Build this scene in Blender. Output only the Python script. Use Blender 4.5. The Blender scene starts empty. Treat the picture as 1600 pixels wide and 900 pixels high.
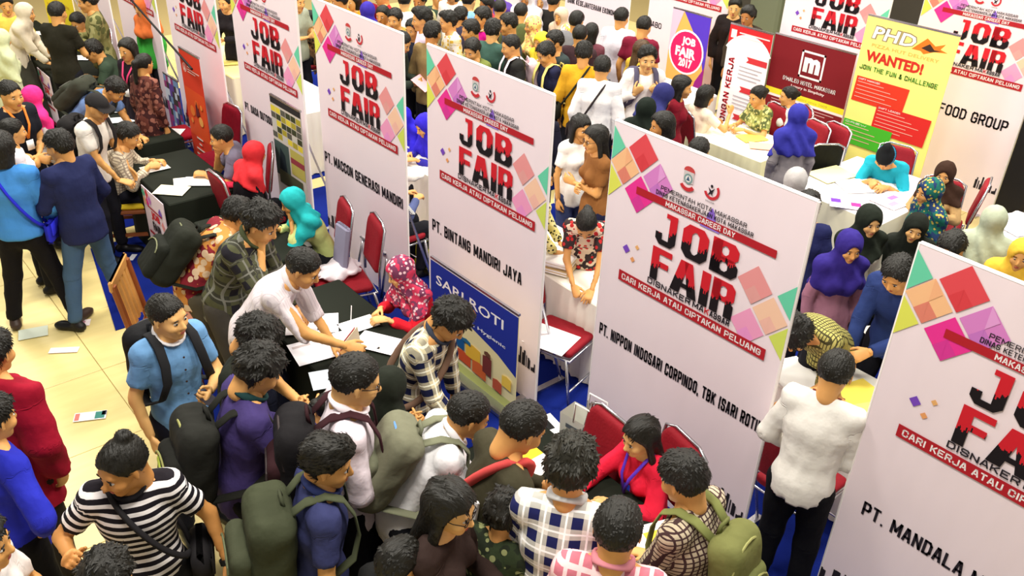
import bpy, math, random
import numpy as np
from mathutils import Vector, Matrix

random.seed(7); np.random.seed(7)
S = bpy.context.scene
C = S.collection

# ------------------------------------------------------------------ camera
# world: +Z up, +Y runs along the rows of banners (away to the left), +X runs deeper into the hall
VPD = np.array([-100., 2350.]); VPY = np.array([-1370., -880.])
FPX = math.sqrt(-(VPD @ VPY)); CAMH = 4.2
_d = np.array([VPD[0], VPD[1], FPX]); _d /= np.linalg.norm(_d)
_a = np.array([VPY[0], VPY[1], FPX]); _a /= np.linalg.norm(_a)
_u = -_d; _b = np.cross(_a, _u); _b /= np.linalg.norm(_b)
if _b[2] < 0: _b = -_b
RW = np.stack([_b, _a, _u])
cam_d = bpy.data.cameras.new('camera'); cam = bpy.data.objects.new('camera', cam_d); C.objects.link(cam)
cam_d.sensor_width = 36; cam_d.lens = FPX / 1600 * 36; cam_d.clip_end = 200; cam_d.clip_start = 0.05
M = Matrix.Identity(4)
for i in range(3):
    M[i][0] = RW[i, 0]; M[i][1] = -RW[i, 1]; M[i][2] = -RW[i, 2]
M[2][3] = CAMH
cam.matrix_world = M
S.camera = cam
YAW0 = math.atan2(RW[1, 0], RW[0, 0])          # world yaw of the camera's right hand side

def ray(px, py): return RW @ np.array([px - 800., py - 450., FPX])
def at(px, py, z):
    r = ray(px, py); t = (z - CAMH) / r[2]
    return np.array([r[0] * t, r[1] * t, z])
def onx(px, py, X):
    r = ray(px, py); t = X / r[0]
    return np.array([X, r[1] * t, CAMH + r[2] * t])

# ------------------------------------------------------------------ light and exposure
w = bpy.data.worlds.new('world'); S.world = w; w.use_nodes = True
w.node_tree.nodes['Background'].inputs[0].default_value = (1.0, 0.97, 0.92, 1)
w.node_tree.nodes['Background'].inputs[1].default_value = 0.42
def lamp(x, y, z, sx, sy, e, col=(1, 0.95, 0.86)):
    l = bpy.data.lights.new('ceiling_lamp', 'AREA'); l.shape = 'RECTANGLE'; l.size = sx; l.size_y = sy
    l.energy = e; l.color = col
    o = bpy.data.objects.new('ceiling_lamp', l); o.location = (x, y, z); C.objects.link(o)
    return o
for x in (1.0, 6.0, 11.0):
    for y in (2.0, 8.0, 14.0):
        lamp(x, y, 7.0, 1.4, 1.4, 380)
S.view_settings.view_transform = 'Standard'; S.view_settings.look = 'None'
S.view_settings.exposure = 0.0; S.view_settings.gamma = 1.0; S.view_settings.use_curve_mapping = False

# ------------------------------------------------------------------ materials
def s2l(c):
    return tuple(((v / 255.) / 12.92 if v / 255. <= 0.04045 else ((v / 255. + 0.055) / 1.055) ** 2.4) for v in c) + (1,)
_mats = {}
class NT:
    def __init__(s, name, rough=0.7, spec=0.3):
        s.m = bpy.data.materials.new(name); s.m.use_nodes = True; s.t = s.m.node_tree
        s.b = s.t.nodes['Principled BSDF']; s.b.inputs['Roughness'].default_value = rough
        s.b.inputs['Specular IOR Level'].default_value = spec
    def n(s, typ, **kw):
        nd = s.t.nodes.new(typ)
        for k, v in kw.items():
            if k.startswith('i_'): nd.inputs[int(k[2:])].default_value = v
            else: setattr(nd, k, v)
        return nd
    def l(s, a, b): s.t.links.new(a, b)
    def math(s, op, a, b=None, c=None):
        nd = s.n('ShaderNodeMath', operation=op)
        for i, v in enumerate((a, b, c)):
            if v is None: continue
            if isinstance(v, (int, float)): nd.inputs[i].default_value = v
            else: s.l(v, nd.inputs[i])
        return nd.outputs[0]
    def mix(s, f, a, b, mode='MIX'):
        nd = s.n('ShaderNodeMix', data_type='RGBA', blend_type=mode)
        for i, v in ((0, f), (6, a), (7, b)):
            if hasattr(v, 'links'): s.l(v, nd.inputs[i])
            else: nd.inputs[i].default_value = v
        return nd.outputs[2]
    def col(s, v):
        if hasattr(v, 'links'): s.l(v, s.b.inputs['Base Color'])
        else: s.b.inputs['Base Color'].default_value = v
    def bump(s, h, strength=0.3, dist=0.01):
        nd = s.n('ShaderNodeBump'); nd.inputs['Strength'].default_value = strength; nd.inputs['Distance'].default_value = dist
        s.l(h, nd.inputs['Height']); s.l(nd.outputs[0], s.b.inputs['Normal'])
    def coord(s, which='Object'): return s.n('ShaderNodeTexCoord').outputs[which]
    def noise(s, vec, scale, detail=3):
        nd = s.n('ShaderNodeTexNoise'); nd.inputs['Scale'].default_value = scale; nd.inputs['Detail'].default_value = detail
        if vec is not None: s.l(vec, nd.inputs['Vector'])
        return nd.outputs[0]

def plain(name, rgb, rough=0.6, metal=0.0, spec=0.3, bump=0, bscale=40, var=0.0):
    k = ('plain', name, rgb)
    if k in _mats: return _mats[k]
    t = NT(name, rough, spec); c = s2l(rgb); t.b.inputs['Metallic'].default_value = metal
    if var:
        nz = t.noise(t.coord(), bscale * 0.3, 3)
        t.col(t.mix(nz, tuple(v * (1 - var) for v in c[:3]) + (1,), tuple(min(1, v * (1 + var)) for v in c[:3]) + (1,)))
    else: t.col(c)
    if bump: t.bump(t.noise(t.coord(), bscale, 4), bump, 0.01)
    _mats[k] = t.m
    return t.m

def cloth(rgb, pat=None, c2=(240, 240, 240), c3=(30, 30, 40), sc=0.06):
    """fabric; patterns follow the garment through the 'gc' attribute (side, depth, along)"""
    k = ('cloth', rgb, pat, c2, c3, sc)
    if k in _mats: return _mats[k]
    t = NT('fabric', 0.85, 0.15)
    a = t.n('ShaderNodeAttribute', attribute_name='gc'); sep = t.n('ShaderNodeSeparateXYZ'); t.l(a.outputs['Vector'], sep.inputs[0])
    u, d, v = sep.outputs
    A, B, D = s2l(rgb), s2l(c2), s2l(c3)
    def band(x, period, duty, off=0.0):
        f = t.math('FRACT', t.math('ADD', t.math('DIVIDE', x, period), off + 10.0))
        return t.math('LESS_THAN', f, duty)
    big = t.noise(a.outputs['Vector'], 6.0, 3)
    if pat is None:
        col = t.mix(big, tuple(x * 0.86 for x in A[:3]) + (1,), tuple(min(1, x * 1.12) for x in A[:3]) + (1,))
    elif pat == 'stripe':                         # horizontal bands
        col = t.mix(band(v, sc, 0.45), A, B)
    elif pat == 'pin':                            # thin vertical stripes
        col = t.mix(band(u, sc, 0.2), A, B)
    elif pat == 'plaid':                          # bold check with fine lines
        h = band(u, sc, 0.5); g = band(v, sc, 0.5)
        s_ = t.math('ADD', t.math('MULTIPLY', h, 0.5), t.math('MULTIPLY', g, 0.5))
        col = t.mix(s_, A, B)
        both = t.math('MULTIPLY', h, g); col = t.mix(both, col, D)
        ln = t.math('MAXIMUM', band(u, sc, 0.09, 0.3), band(v, sc, 0.09, 0.3))
        col = t.mix(ln, col, s2l(tuple(min(255, int(x * 1.0 + 60)) for x in rgb)))
    elif pat == 'check':                          # small check
        h = band(u, sc, 0.3); g = band(v, sc, 0.3)
        col = t.mix(t.math('MAXIMUM', h, g), A, B)
    elif pat in ('floral', 'batik', 'zebra'):
        if pat == 'zebra':
            wv = t.n('ShaderNodeTexWave', wave_type='BANDS', bands_direction='DIAGONAL')
            wv.inputs['Scale'].default_value = 1 / sc; wv.inputs['Distortion'].default_value = 4
            wv.inputs['Detail'].default_value = 0
            t.l(a.outputs['Vector'], wv.inputs['Vector'])
            col = t.mix(t.math('GREATER_THAN', wv.outputs['Fac'], 0.5), A, B)
        else:
            vo = t.n('ShaderNodeTexVoronoi'); vo.inputs['Scale'].default_value = 1 / sc; t.l(a.outputs['Vector'], vo.inputs['Vector'])
            nz = t.noise(a.outputs['Vector'], 0.6 / sc, 2)
            c_ = t.mix(t.math('GREATER_THAN', nz, 0.5), A, D)
            col = t.mix(t.math('LESS_THAN', vo.outputs['Distance'], 0.33 if pat == 'floral' else 0.42), c_, B)
    t.col(col)
    nz2 = t.noise(a.outputs['Vector'], 22.0, 2)
    mpf = t.n('ShaderNodeMapping'); mpf.inputs['Scale'].default_value = (14, 14, 5); mpf.inputs['Rotation'].default_value = (0.5, 0.4, 0); t.l(a.outputs['Vector'], mpf.inputs[0])
    nzf = t.noise(mpf.outputs[0], 1.0, 1); t.b.inputs['Sheen Weight'].default_value = 0.0
    t.bump(t.math('ADD', t.math('MULTIPLY', nz2, .35), nzf), 0.5, 0.025)
    _mats[k] = t.m
    return t.m

def skin(i=0):
    k = ('skin', i)
    if k in _mats: return _mats[k]
    t = NT('skin', 0.55, 0.35)
    base = [(216, 158, 92), (198, 138, 76), (230, 178, 112), (178, 118, 62)][i % 4]
    c = s2l(base); nz = t.noise(t.coord(), 14, 3)
    t.col(t.mix(nz, tuple(x * 0.86 for x in c[:3]) + (1,), tuple(min(1, x * 1.1) for x in c[:3]) + (1,)))
    t.b.inputs['Subsurface Weight'].default_value = 0.0
    _mats[k] = t.m
    return t.m
def hairmat(rgb=(20, 18, 13)):
    k = ('hair', rgb)
    if k in _mats: return _mats[k]
    t = NT('hair', 0.5, 0.28)
    a = t.coord(); mp = t.n('ShaderNodeMapping'); mp.inputs['Scale'].default_value = (26, 90, 26); t.l(a, mp.inputs[0])
    nz = t.noise(mp.outputs[0], 1.0, 3); c = s2l(rgb)
    t.col(t.mix(nz, tuple(x * 0.5 for x in c[:3]) + (1,), tuple(min(1, x * 1.9) for x in c[:3]) + (1,)))
    t.bump(nz, 1.0, 0.008)
    _mats[k] = t.m
    return t.m
M_EYE = plain('eye_white', (225, 220, 210), 0.3); M_DARK = plain('iris', (20, 14, 10), 0.3)
M_LIP = plain('lips', (170, 84, 70), 0.5); M_HAIR = hairmat()
M_STEEL = plain('chrome_tube', (190, 190, 195), 0.25, 0.9); M_BLACK = plain('black_plastic', (18, 18, 20), 0.5)
M_PAPER = plain('paper', (244, 242, 240), 0.8); M_WHITE = plain('white_print', (250, 246, 246), 0.7)
M_REDV = plain('red_vinyl', (140, 14, 30), 0.75, bump=0.3, bscale=60, var=0.15); M_WOOD = plain('varnished_wood', (142, 78, 40), 0.4, var=0.25, bscale=30)
M_YELLOW = plain('yellow_cushion', (232, 200, 40), 0.7)
M_BANNER = None

# ------------------------------------------------------------------ objects
def link(name, me, parent=None, mats=()):
    o = bpy.data.objects.new(name, me)
    for m in mats: me.materials.append(m)
    C.objects.link(o)
    if parent is not None: o.parent = parent
    return o
def tag(o, label=None, cat=None, group=None, kind=None):
    if label: o['label'] = label
    if cat: o['category'] = cat
    if group: o['group'] = group
    if kind: o['kind'] = kind
    return o
def empty(name, loc=(0, 0, 0), rz=0, label=None, cat=None, group=None):
    o = bpy.data.objects.new(name, None); C.objects.link(o); o.location = loc; o.rotation_euler = (0, 0, rz)
    o.empty_display_size = 0.1
    return tag(o, label, cat, group)
def npmesh(name, V, F, mi=None, smooth=True, gc=None):
    """V (n,3); F list of arrays: quads (m,4) and/or tris (k,3)"""
    me = bpy.data.meshes.new(name)
    if not isinstance(F, (list, tuple)): F = [F]
    F = [f for f in F if len(f)]
    nl = sum(f.size for f in F); nf = sum(len(f) for f in F)
    me.vertices.add(len(V)); me.vertices.foreach_set('co', np.ascontiguousarray(V, dtype=np.float32).ravel())
    me.loops.add(nl); me.loops.foreach_set('vertex_index', np.concatenate([f.ravel() for f in F]).astype(np.int32))
    me.polygons.add(nf)
    tot = np.concatenate([np.full(len(f), f.shape[1]) for f in F])
    st = np.concatenate([[0], np.cumsum(tot)[:-1]])
    me.polygons.foreach_set('loop_start', st.astype(np.int32))
    if mi is not None: me.polygons.foreach_set('material_index', np.asarray(mi, dtype=np.int32))
    me.update(calc_edges=True)
    me.polygons.foreach_set('use_smooth', np.full(nf, smooth))
    if gc is not None:
        at_ = me.attributes.new('gc', 'FLOAT_VECTOR', 'POINT'); at_.data.foreach_set('vector', np.ascontiguousarray(gc, dtype=np.float32).ravel())
    return me

class MB:
    """collects simple shapes into one mesh"""
    def __init__(s): s.v = []; s.f = []; s.m = []; s.n = 0
    def add(s, V, F, mi=0):
        V = [tuple(p) for p in V]
        for f in F: s.f.append(tuple(i + s.n for i in f)); s.m.append(mi)
        s.v += V; s.n += len(V); return s
    def box(s, c, d, mi=0, R=None, bev=0.0):
        x, y, z = [q / 2 for q in d]
        if bev <= 0:
            P = [(-x, -y, -z), (x, -y, -z), (x, y, -z), (-x, y, -z), (-x, -y, z), (x, -y, z), (x, y, z), (-x, y, z)]
            F = [(0, 3, 2, 1), (4, 5, 6, 7), (0, 1, 5, 4), (1, 2, 6, 5), (2, 3, 7, 6), (3, 0, 4, 7)]
        else:
            b = min(bev, x * .9, y * .9, z * .9); P = []
            def ring(zz, i):
                X, Y = x - i, y - i; k = b
                return [(-X + k, -Y, zz), (X - k, -Y, zz), (X, -Y + k, zz), (X, Y - k, zz), (X - k, Y, zz), (-X + k, Y, zz), (-X, Y - k, zz), (-X, -Y + k, zz)]
            b2 = b * 0.999; P = ring(-z, b2) + ring(-z + b, 0) + ring(z - b, 0) + ring(z, b2)
            F = [tuple(range(7, -1, -1)), tuple(range(24, 32))]
            for r in range(3):
                for i in range(8):
                    j = (i + 1) % 8; F.append((r * 8 + i, r * 8 + j, r * 8 + 8 + j, r * 8 + 8 + i))
        P = [Vector(p) for p in P]
        if R is not None: P = [R @ p for p in P]
        P = [p + Vector(c) for p in P]
        return s.add(P, F, mi)
    def quad(s, a, b, c, d, mi=0): return s.add([a, b, c, d], [(0, 1, 2, 3)], mi)
    def tube(s, pts, r, n=8, mi=0, closed=False, flat=1.0, up=(0, 0, 1)):
        P = [Vector(p) for p in pts]; N = len(P); rr = r if isinstance(r, (list, tuple)) else [r] * N
        V = []; F = []
        for i, p in enumerate(P):
            a = P[(i - 1) % N] if (closed or i > 0) else p; b = P[(i + 1) % N] if (closed or i < N - 1) else p
            t = (b - a).normalized(); u_ = Vector(up)
            sx = t.cross(u_)
            if sx.length < 1e-3: sx = t.cross(Vector((1, 0, 0)))
            sx.normalize(); sy = sx.cross(t)
            for k in range(n):
                q = 2 * math.pi * k / n; V.append(p + sx * (math.cos(q) * rr[i]) + sy * (math.sin(q) * rr[i] * flat))
        for i in range(N if closed else N - 1):
            j = (i + 1) % N
            for k in range(n):
                l = (k + 1) % n; F.append((i * n + k, i * n + l, j * n + l, j * n + k))
        if not closed: F += [tuple(range(n - 1, -1, -1)), tuple((N - 1) * n + k for k in range(n))]
        return s.add(V, F, mi)
    def disc(s, c, r, axis, n=24, mi=0, h=0.004):
        A = Vector(axis).normalized(); return s.tube([Vector(c) - A * h / 2, Vector(c) + A * h / 2], r, n, mi)
    def build(s, name, mats, parent=None, smooth=False):
        me = bpy.data.meshes.new(name); me.from_pydata(s.v, [], s.f)
        me.polygons.foreach_set('material_index', s.m)
        if smooth: me.polygons.foreach_set('use_smooth', [True] * len(s.f))
        me.update()
        if not isinstance(mats, (list, tuple)): mats = [mats]
        return link(name, me, parent, mats)

# ------------------------------------------------------------------ implicit surfaces
class SDF:
    def __init__(s, lo, hi, h):
        s.h = h; s.lo = np.array(lo, float) - 2 * h
        n = np.ceil((np.array(hi) + 2 * h - s.lo) / h).astype(int) + 1
        s.ax = [s.lo[i] + h * np.arange(n[i]) for i in range(3)]; s.F = np.full(n, 0.08)
    def sub(s, lo, hi):
        sl = []
        for i in range(3):
            a = max(0, int((lo[i] - s.lo[i]) / s.h)); b = min(len(s.ax[i]), int((hi[i] - s.lo[i]) / s.h) + 2)
            if b <= a: return None, None
            sl.append(slice(a, b))
        g = (s.ax[0][sl[0]][:, None, None], s.ax[1][sl[1]][None, :, None], s.ax[2][sl[2]][None, None, :])
        return tuple(sl), g
    def put(s, lo, hi, fn, k=0.02, op='add'):
        m = k + 2 * s.h
        sl, g = s.sub(np.array(lo) - m, np.array(hi) + m)
        if sl is None: return
        d = fn(*g); A = s.F[sl]
        if op == 'add':
            t = np.clip(0.5 + 0.5 * (A - d) / k, 0, 1); s.F[sl] = A * (1 - t) + d * t - k * t * (1 - t)
        else:
            d = -d; t = np.clip(0.5 - 0.5 * (A - d) / k, 0, 1); s.F[sl] = A * (1 - t) + d * t + k * t * (1 - t)
    def prim(s, p, off=0.0, k=0.02, op='add'):
        r = max(p['ra'], p['rb']) + off
        lo = np.minimum(p['a'], p['b']) - r; hi = np.maximum(p['a'], p['b']) + r
        s.put(lo, hi, lambda x, y, z: prim_d(p, x, y, z) - off, k, op)
    def ell(s, c, r, k=0.01, op='add', R=None):
        c = np.array(c); r = np.array(r); m = r.max()
        def fn(x, y, z):
            q = np.sqrt(((x - c[0]) / r[0]) ** 2 + ((y - c[1]) / r[1]) ** 2 + ((z - c[2]) / r[2]) ** 2)
            return (q - 1) * r.min()
        s.put(c - r, c + r, fn, k, op)
    def plane(s, p, n):                            # keeps the side the normal points away from
        n = np.array(n, float); n /= np.linalg.norm(n)
        x, y, z = s.ax[0][:, None, None], s.ax[1][None, :, None], s.ax[2][None, None, :]
        s.F = np.maximum(s.F, (x - p[0]) * n[0] + (y - p[1]) * n[1] + (z - p[2]) * n[2])
    def grid(s): return s.ax[0][:, None, None], s.ax[1][None, :, None], s.ax[2][None, None, :]
    def mesh(s):
        F = s.F; I = F < 0
        c = [I[a:I.shape[0] - 1 + a, b:I.shape[1] - 1 + b, d:I.shape[2] - 1 + d] for a in (0, 1) for b in (0, 1) for d in (0, 1)]
        allin = c[0].copy(); anyin = c[0].copy()
        for q in c[1:]: allin &= q; anyin |= q
        act = anyin & ~allin
        idx = np.argwhere(act)
        if not len(idx): return np.zeros((0, 3)), np.zeros((0, 4), int)
        ids = np.full(act.shape, -1, int); ids[act] = np.arange(len(idx))
        cor = [(a, b, d) for a in (0, 1) for b in (0, 1) for d in (0, 1)]
        val = np.stack([F[idx[:, 0] + a, idx[:, 1] + b, idx[:, 2] + d] for a, b, d in cor], 1)
        acc = np.zeros((len(idx), 3)); cnt = np.zeros(len(idx))
        ca = np.array(cor, float)
        for i in range(8):
            for j in range(i + 1, 8):
                if np.abs(ca[i] - ca[j]).sum() != 1: continue
                vi, vj = val[:, i], val[:, j]; m = (vi < 0) != (vj < 0)
                t = np.where(m, vi / np.where(m, vi - vj, 1), 0)
                acc += np.where(m[:, None], ca[i] + (ca[j] - ca[i]) * t[:, None], 0); cnt += m
        V = (idx + acc / cnt[:, None]) * s.h + s.lo
        quads = []
        for axis in range(3):
            o = [i for i in range(3) if i != axis]
            sl0 = [slice(None)] * 3; sl1 = [slice(None)] * 3
            sl0[axis] = slice(0, -1); sl1[axis] = slice(1, None)
            a, b = I[tuple(sl0)], I[tuple(sl1)]
            ch = np.argwhere(a != b)
            ok = (ch[:, o[0]] > 0) & (ch[:, o[1]] > 0) & (ch[:, o[0]] < I.shape[o[0]] - 1) & (ch[:, o[1]] < I.shape[o[1]] - 1)
            ch = ch[ok]; flip = b[ch[:, 0], ch[:, 1], ch[:, 2]]
            q = []
            for da, db in ((0, 0), (1, 0), (1, 1), (0, 1)):
                e = ch.copy(); e[:, o[0]] -= da; e[:, o[1]] -= db; q.append(ids[e[:, 0], e[:, 1], e[:, 2]])
            q = np.stack(q, 1)
            if axis == 1: flip = ~flip
            q[flip] = q[flip][:, ::-1]
            quads.append(q)
        Q = np.concatenate(quads)
        return V, Q
def prim(a, b, ra, rb, flat=1.0, side=(0, 1, 0)):
    """tapered capsule; flat<1 thins it across the axis and the side direction"""
    a = np.array(a, float); b = np.array(b, float); ax = b - a; L = np.linalg.norm(ax)
    ax = ax / L if L > 1e-6 else np.array([0, 0, 1.])
    s = np.array(side, float); s = s - ax * (s @ ax)
    if np.linalg.norm(s) < 1e-3: s = np.array([1., 0, 0]) - ax * ax[0]
    s /= np.linalg.norm(s); d = np.cross(ax, s)
    return dict(a=a, b=b, ra=ra, rb=rb, L=L, ax=ax, s=s, d=d, flat=flat)
def prim_d(p, x, y, z):
    X, Y, Z = x - p['a'][0], y - p['a'][1], z - p['a'][2]
    t = X * p['ax'][0] + Y * p['ax'][1] + Z * p['ax'][2]
    h = np.clip(t / max(p['L'], 1e-6), 0, 1)
    r = p['ra'] + (p['rb'] - p['ra']) * h
    if p['flat'] == 1.0:
        q = X * X + Y * Y + Z * Z - t * t + (t - h * p['L']) ** 2
        return np.sqrt(np.maximum(q, 0)) - r
    u = X * p['s'][0] + Y * p['s'][1] + Z * p['s'][2]
    v = (X * p['d'][0] + Y * p['d'][1] + Z * p['d'][2]) / p['flat']
    return (np.sqrt(u * u + v * v + (t - h * p['L']) ** 2) - r) * (0.5 + 0.5 * p['flat'])
def ico(c, r, n=6):
    """small ellipsoid: V, quads+tris as quads (poles degenerate-free)"""
    c = np.array(c); r = np.array(r); V = []; Q = []
    m = n * 2
    for i in range(1, n):
        th = math.pi * i / n
        for j in range(m):
            ph = 2 * math.pi * j / m; V.append((math.sin(th) * math.cos(ph), math.sin(th) * math.sin(ph), math.cos(th)))
    for i in range(n - 2):
        for j in range(m):
            k = (j + 1) % m; Q.append((i * m + j, (i + 1) * m + j, (i + 1) * m + k, i * m + k))
    # caps
    for base, rev in ((0, False), ((n - 2) * m, True)):
        for j in range(0, m - 2, 2):
            q = (base, base + j + 1, base + j + 2, base + (j + 3) % m if j + 3 < m else base)
            if len(set(q)) == 4: Q.append(q if not rev else q[::-1])
    return np.array(V) * r + c, np.array(Q)
def cat(parts):
    """[(V,Q,mat)] -> V,Q,mi"""
    Vs, Qs, Ms = [], [], []; n = 0
    for V, Q, m in parts:
        Vs.append(V); Qs.append(Q + n); Ms.append(m if hasattr(m, '__len__') else np.full(len(Q), m)); n += len(V)
    return np.concatenate(Vs), np.concatenate(Qs), np.concatenate(Ms)

# ------------------------------------------------------------------ head, hand, hair prototypes (x forward, z up)
_proto = {}
def head_proto(lod, glasses=False):
    k = ('head', lod)
    if k in _proto: return _proto[k]
    h = (0.0078, 0.0125, 0.0185)[lod]
    s = SDF((-.12, -.1, -.14), (.13, .1, .125), h)
    s.ell((-.012, 0, .026), (.093, .074, .086), .02)
    s.ell((.022, 0, -.035), (.063, .058, .076), .03)
    s.ell((.06, 0, -.094), (.024, .027, .02), .022)
    s.prim(prim((-.03, 0, -.03), (-.03, 0, -.12), .052, .05), 0, .03)
    if lod < 2:
        s.prim(prim((.07, -.034, .022), (.07, .034, .022), .013, .013), 0, .012)
        for sg in (-1, 1):
            s.ell((.058, sg * .038, -.03), (.026, .024, .024), .02)
            s.ell((.092, sg * .031, .001), (.013, .018, .0115), .008, 'sub')
            s.ell((.086, sg * .011, -.037), (.011, .009, .008), .006)
        s.prim(prim((.08, 0, .008), (.102, 0, -.03), .007, .0115), 0, .009)
        s.ell((.08, 0, -.062), (.012, .026, .014), .01)
    else:
        s.prim(prim((.08, 0, .005), (.1, 0, -.03), .009, .012), 0, .01)
    for sg in (-1, 1):
        s.prim(prim((-.004, sg * .075, .008), (.002, sg * .077, -.024), .016 if lod < 2 else .018, .011, .5, (1, 0, 0)), 0, .006)
    P = [s.mesh() + (0,)]
    for sg in (-1, 1):
        n = 5 if lod == 0 else 3
        P.append(ico((.0745, sg * .0305, .0005), (.0108, .0125, .0052), n) + (1,))
        P.append(ico((.0838, sg * .0305, .0), (.0040, .0072, .0056), n) + (2,))
        P.append(ico((.0835, sg * .032, .0195), (.0045, .0165, .0032), n) + (2,))
    P.append(ico((.0885, 0, -.0585), (.0055, .019, .0038), 5) + (3,))
    P.append(ico((.0875, 0, -.066), (.006, .016, .0045), 5) + (3,))
    _proto[k] = cat(P); return _proto[k]
def hand_proto(lod, kind):
    """wrist at origin, fingers +x, palm faces -z, thumb towards +y (right hand mirrored by caller)"""
    k = ('hand', lod, kind)
    if k in _proto: return _proto[k]
    if lod == 2:
        s = SDF((-.02, -.05, -.06), (.18, .07, .03), .015)
        s.prim(prim((0, 0, 0), (.085, 0, 0), .028, .04, .5), 0, .01)
        s.prim(prim((.09, 0, -.005), (.15, 0, -.03), .034, .022, .5), 0, .01)
        s.prim(prim((.03, .02, 0), (.085, .05, -.015), .015, .01), 0, .01)
        _proto[k] = s.mesh(); return _proto[k]
    h = (.0075, .0105)[lod]
    s = SDF((-.03, -.055, -.1), (.2, .09, .05), h)
    s.prim(prim((-.01, 0, 0), (.08, 0, 0), .026, .041, .42), 0, .012)
    curl = {'relax': 22, 'flat': 6, 'grip': 58, 'point': 58}[kind]
    for i, (y, L) in enumerate(((.031, .072), (.0105, .08), (-.0105, .074), (-.030, .058))):
        c = 8 if (kind == 'point' and i == 0) else curl + i * 4
        p = np.array([.082, y, 0.]); ang = 0
        spread = (0.09, 0.02, -0.05, -0.13)[i]
        for j, (f, r) in enumerate(((.45, .0098), (.31, .0090), (.24, .0080))):
            ang += math.radians(c); d = np.array([math.cos(ang), spread * math.cos(ang), -math.sin(ang)])
            q = p + d * L * f; s.prim(prim(p, q, r, r * .92), 0, .0045); p = q
    p = np.array([.018, .024, -.004]); t1 = p + np.array([.038, .026, -.012]); t2 = t1 + np.array([.028, .008, -.008 - .012 * (kind == 'grip')]); t3 = t2 + np.array([.022, 0.0, -.006])
    s.prim(prim(p, t1, .015, .0115), 0, .012); s.prim(prim(t1, t2, .011, .0095), 0, .005); s.prim(prim(t2, t3, .0095, .0078), 0, .004)
    _proto[k] = s.mesh(); return _proto[k]

def wob(x, y, z, f, a, seed=0):
    return a * (np.sin(f * x + 1.3 * seed + 2.1 * np.sin(f * .7 * y)) * np.sin(f * 1.1 * y + seed) + np.sin(f * 1.3 * z + 2.0 * np.sin(f * .6 * x) + seed) * .7)

def tufts(V, Q, style, lod):
    n = {0: 420, 1: 160}.get(lod, 0)
    if not n or style in ('beanie', 'cap', 'bare') or not len(V): return V, Q
    rs = np.random.RandomState(len(style) * 7 + lod); N = np.zeros_like(V); fn = np.cross(V[Q[:, 2]] - V[Q[:, 0]], V[Q[:, 3]] - V[Q[:, 1]])
    for c in range(4): np.add.at(N, Q[:, c], fn)
    N /= np.linalg.norm(N, axis=1)[:, None] + 1e-9
    idx = np.where((V[:, 2] > -.06) & (N[:, 2] > -.5) | ((style == 'long') & (V[:, 2] < 0)))[0]; idx = rs.choice(idx, n)
    p = V[idx]; nn = N[idx]; flow = p - np.array([-.045, 0, .10]); flow[:, 2] = np.minimum(flow[:, 2], 0) - .02
    if style in ('quiff', 'topbun', 'ponytail', 'bun'): flow = np.array([-1, 0, -.25]) + np.zeros_like(p)
    flow += rs.normal(0, .02 if style != 'tousle' else .04, p.shape); flow -= nn * (flow * nn).sum(1)[:, None]; flow /= np.linalg.norm(flow, axis=1)[:, None] + 1e-9
    L = {'tousle': .026, 'crop': .012, 'quiff': .024, 'long': .028, 'bob': .026, 'short': .022}.get(style, .02); lift = {'tousle': .3, 'crop': .2, 'quiff': .3, 'short': .2}.get(style, .05)
    L = L * rs.uniform(.6, 1.25, n)[:, None]; sd = np.cross(flow, nn); w_ = .0045 if lod == 0 else .0065
    b = p - nn * .003; m_ = p + flow * L * .55 + nn * L * lift * .6; t_ = p + flow * L + nn * L * lift * .75
    P = np.stack([b - sd * w_, b + sd * w_, m_ + sd * w_ * .8, m_ - sd * w_ * .8, t_ + sd * w_ * .15, t_ - sd * w_ * .15], 1).reshape(-1, 3)
    k = np.arange(n)[:, None] * 6 + len(V); Q2 = np.concatenate([k + np.array([[0, 1, 2, 3]]), k + np.array([[3, 2, 4, 5]])])
    return np.concatenate([V, P]), np.concatenate([Q, Q2])
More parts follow.
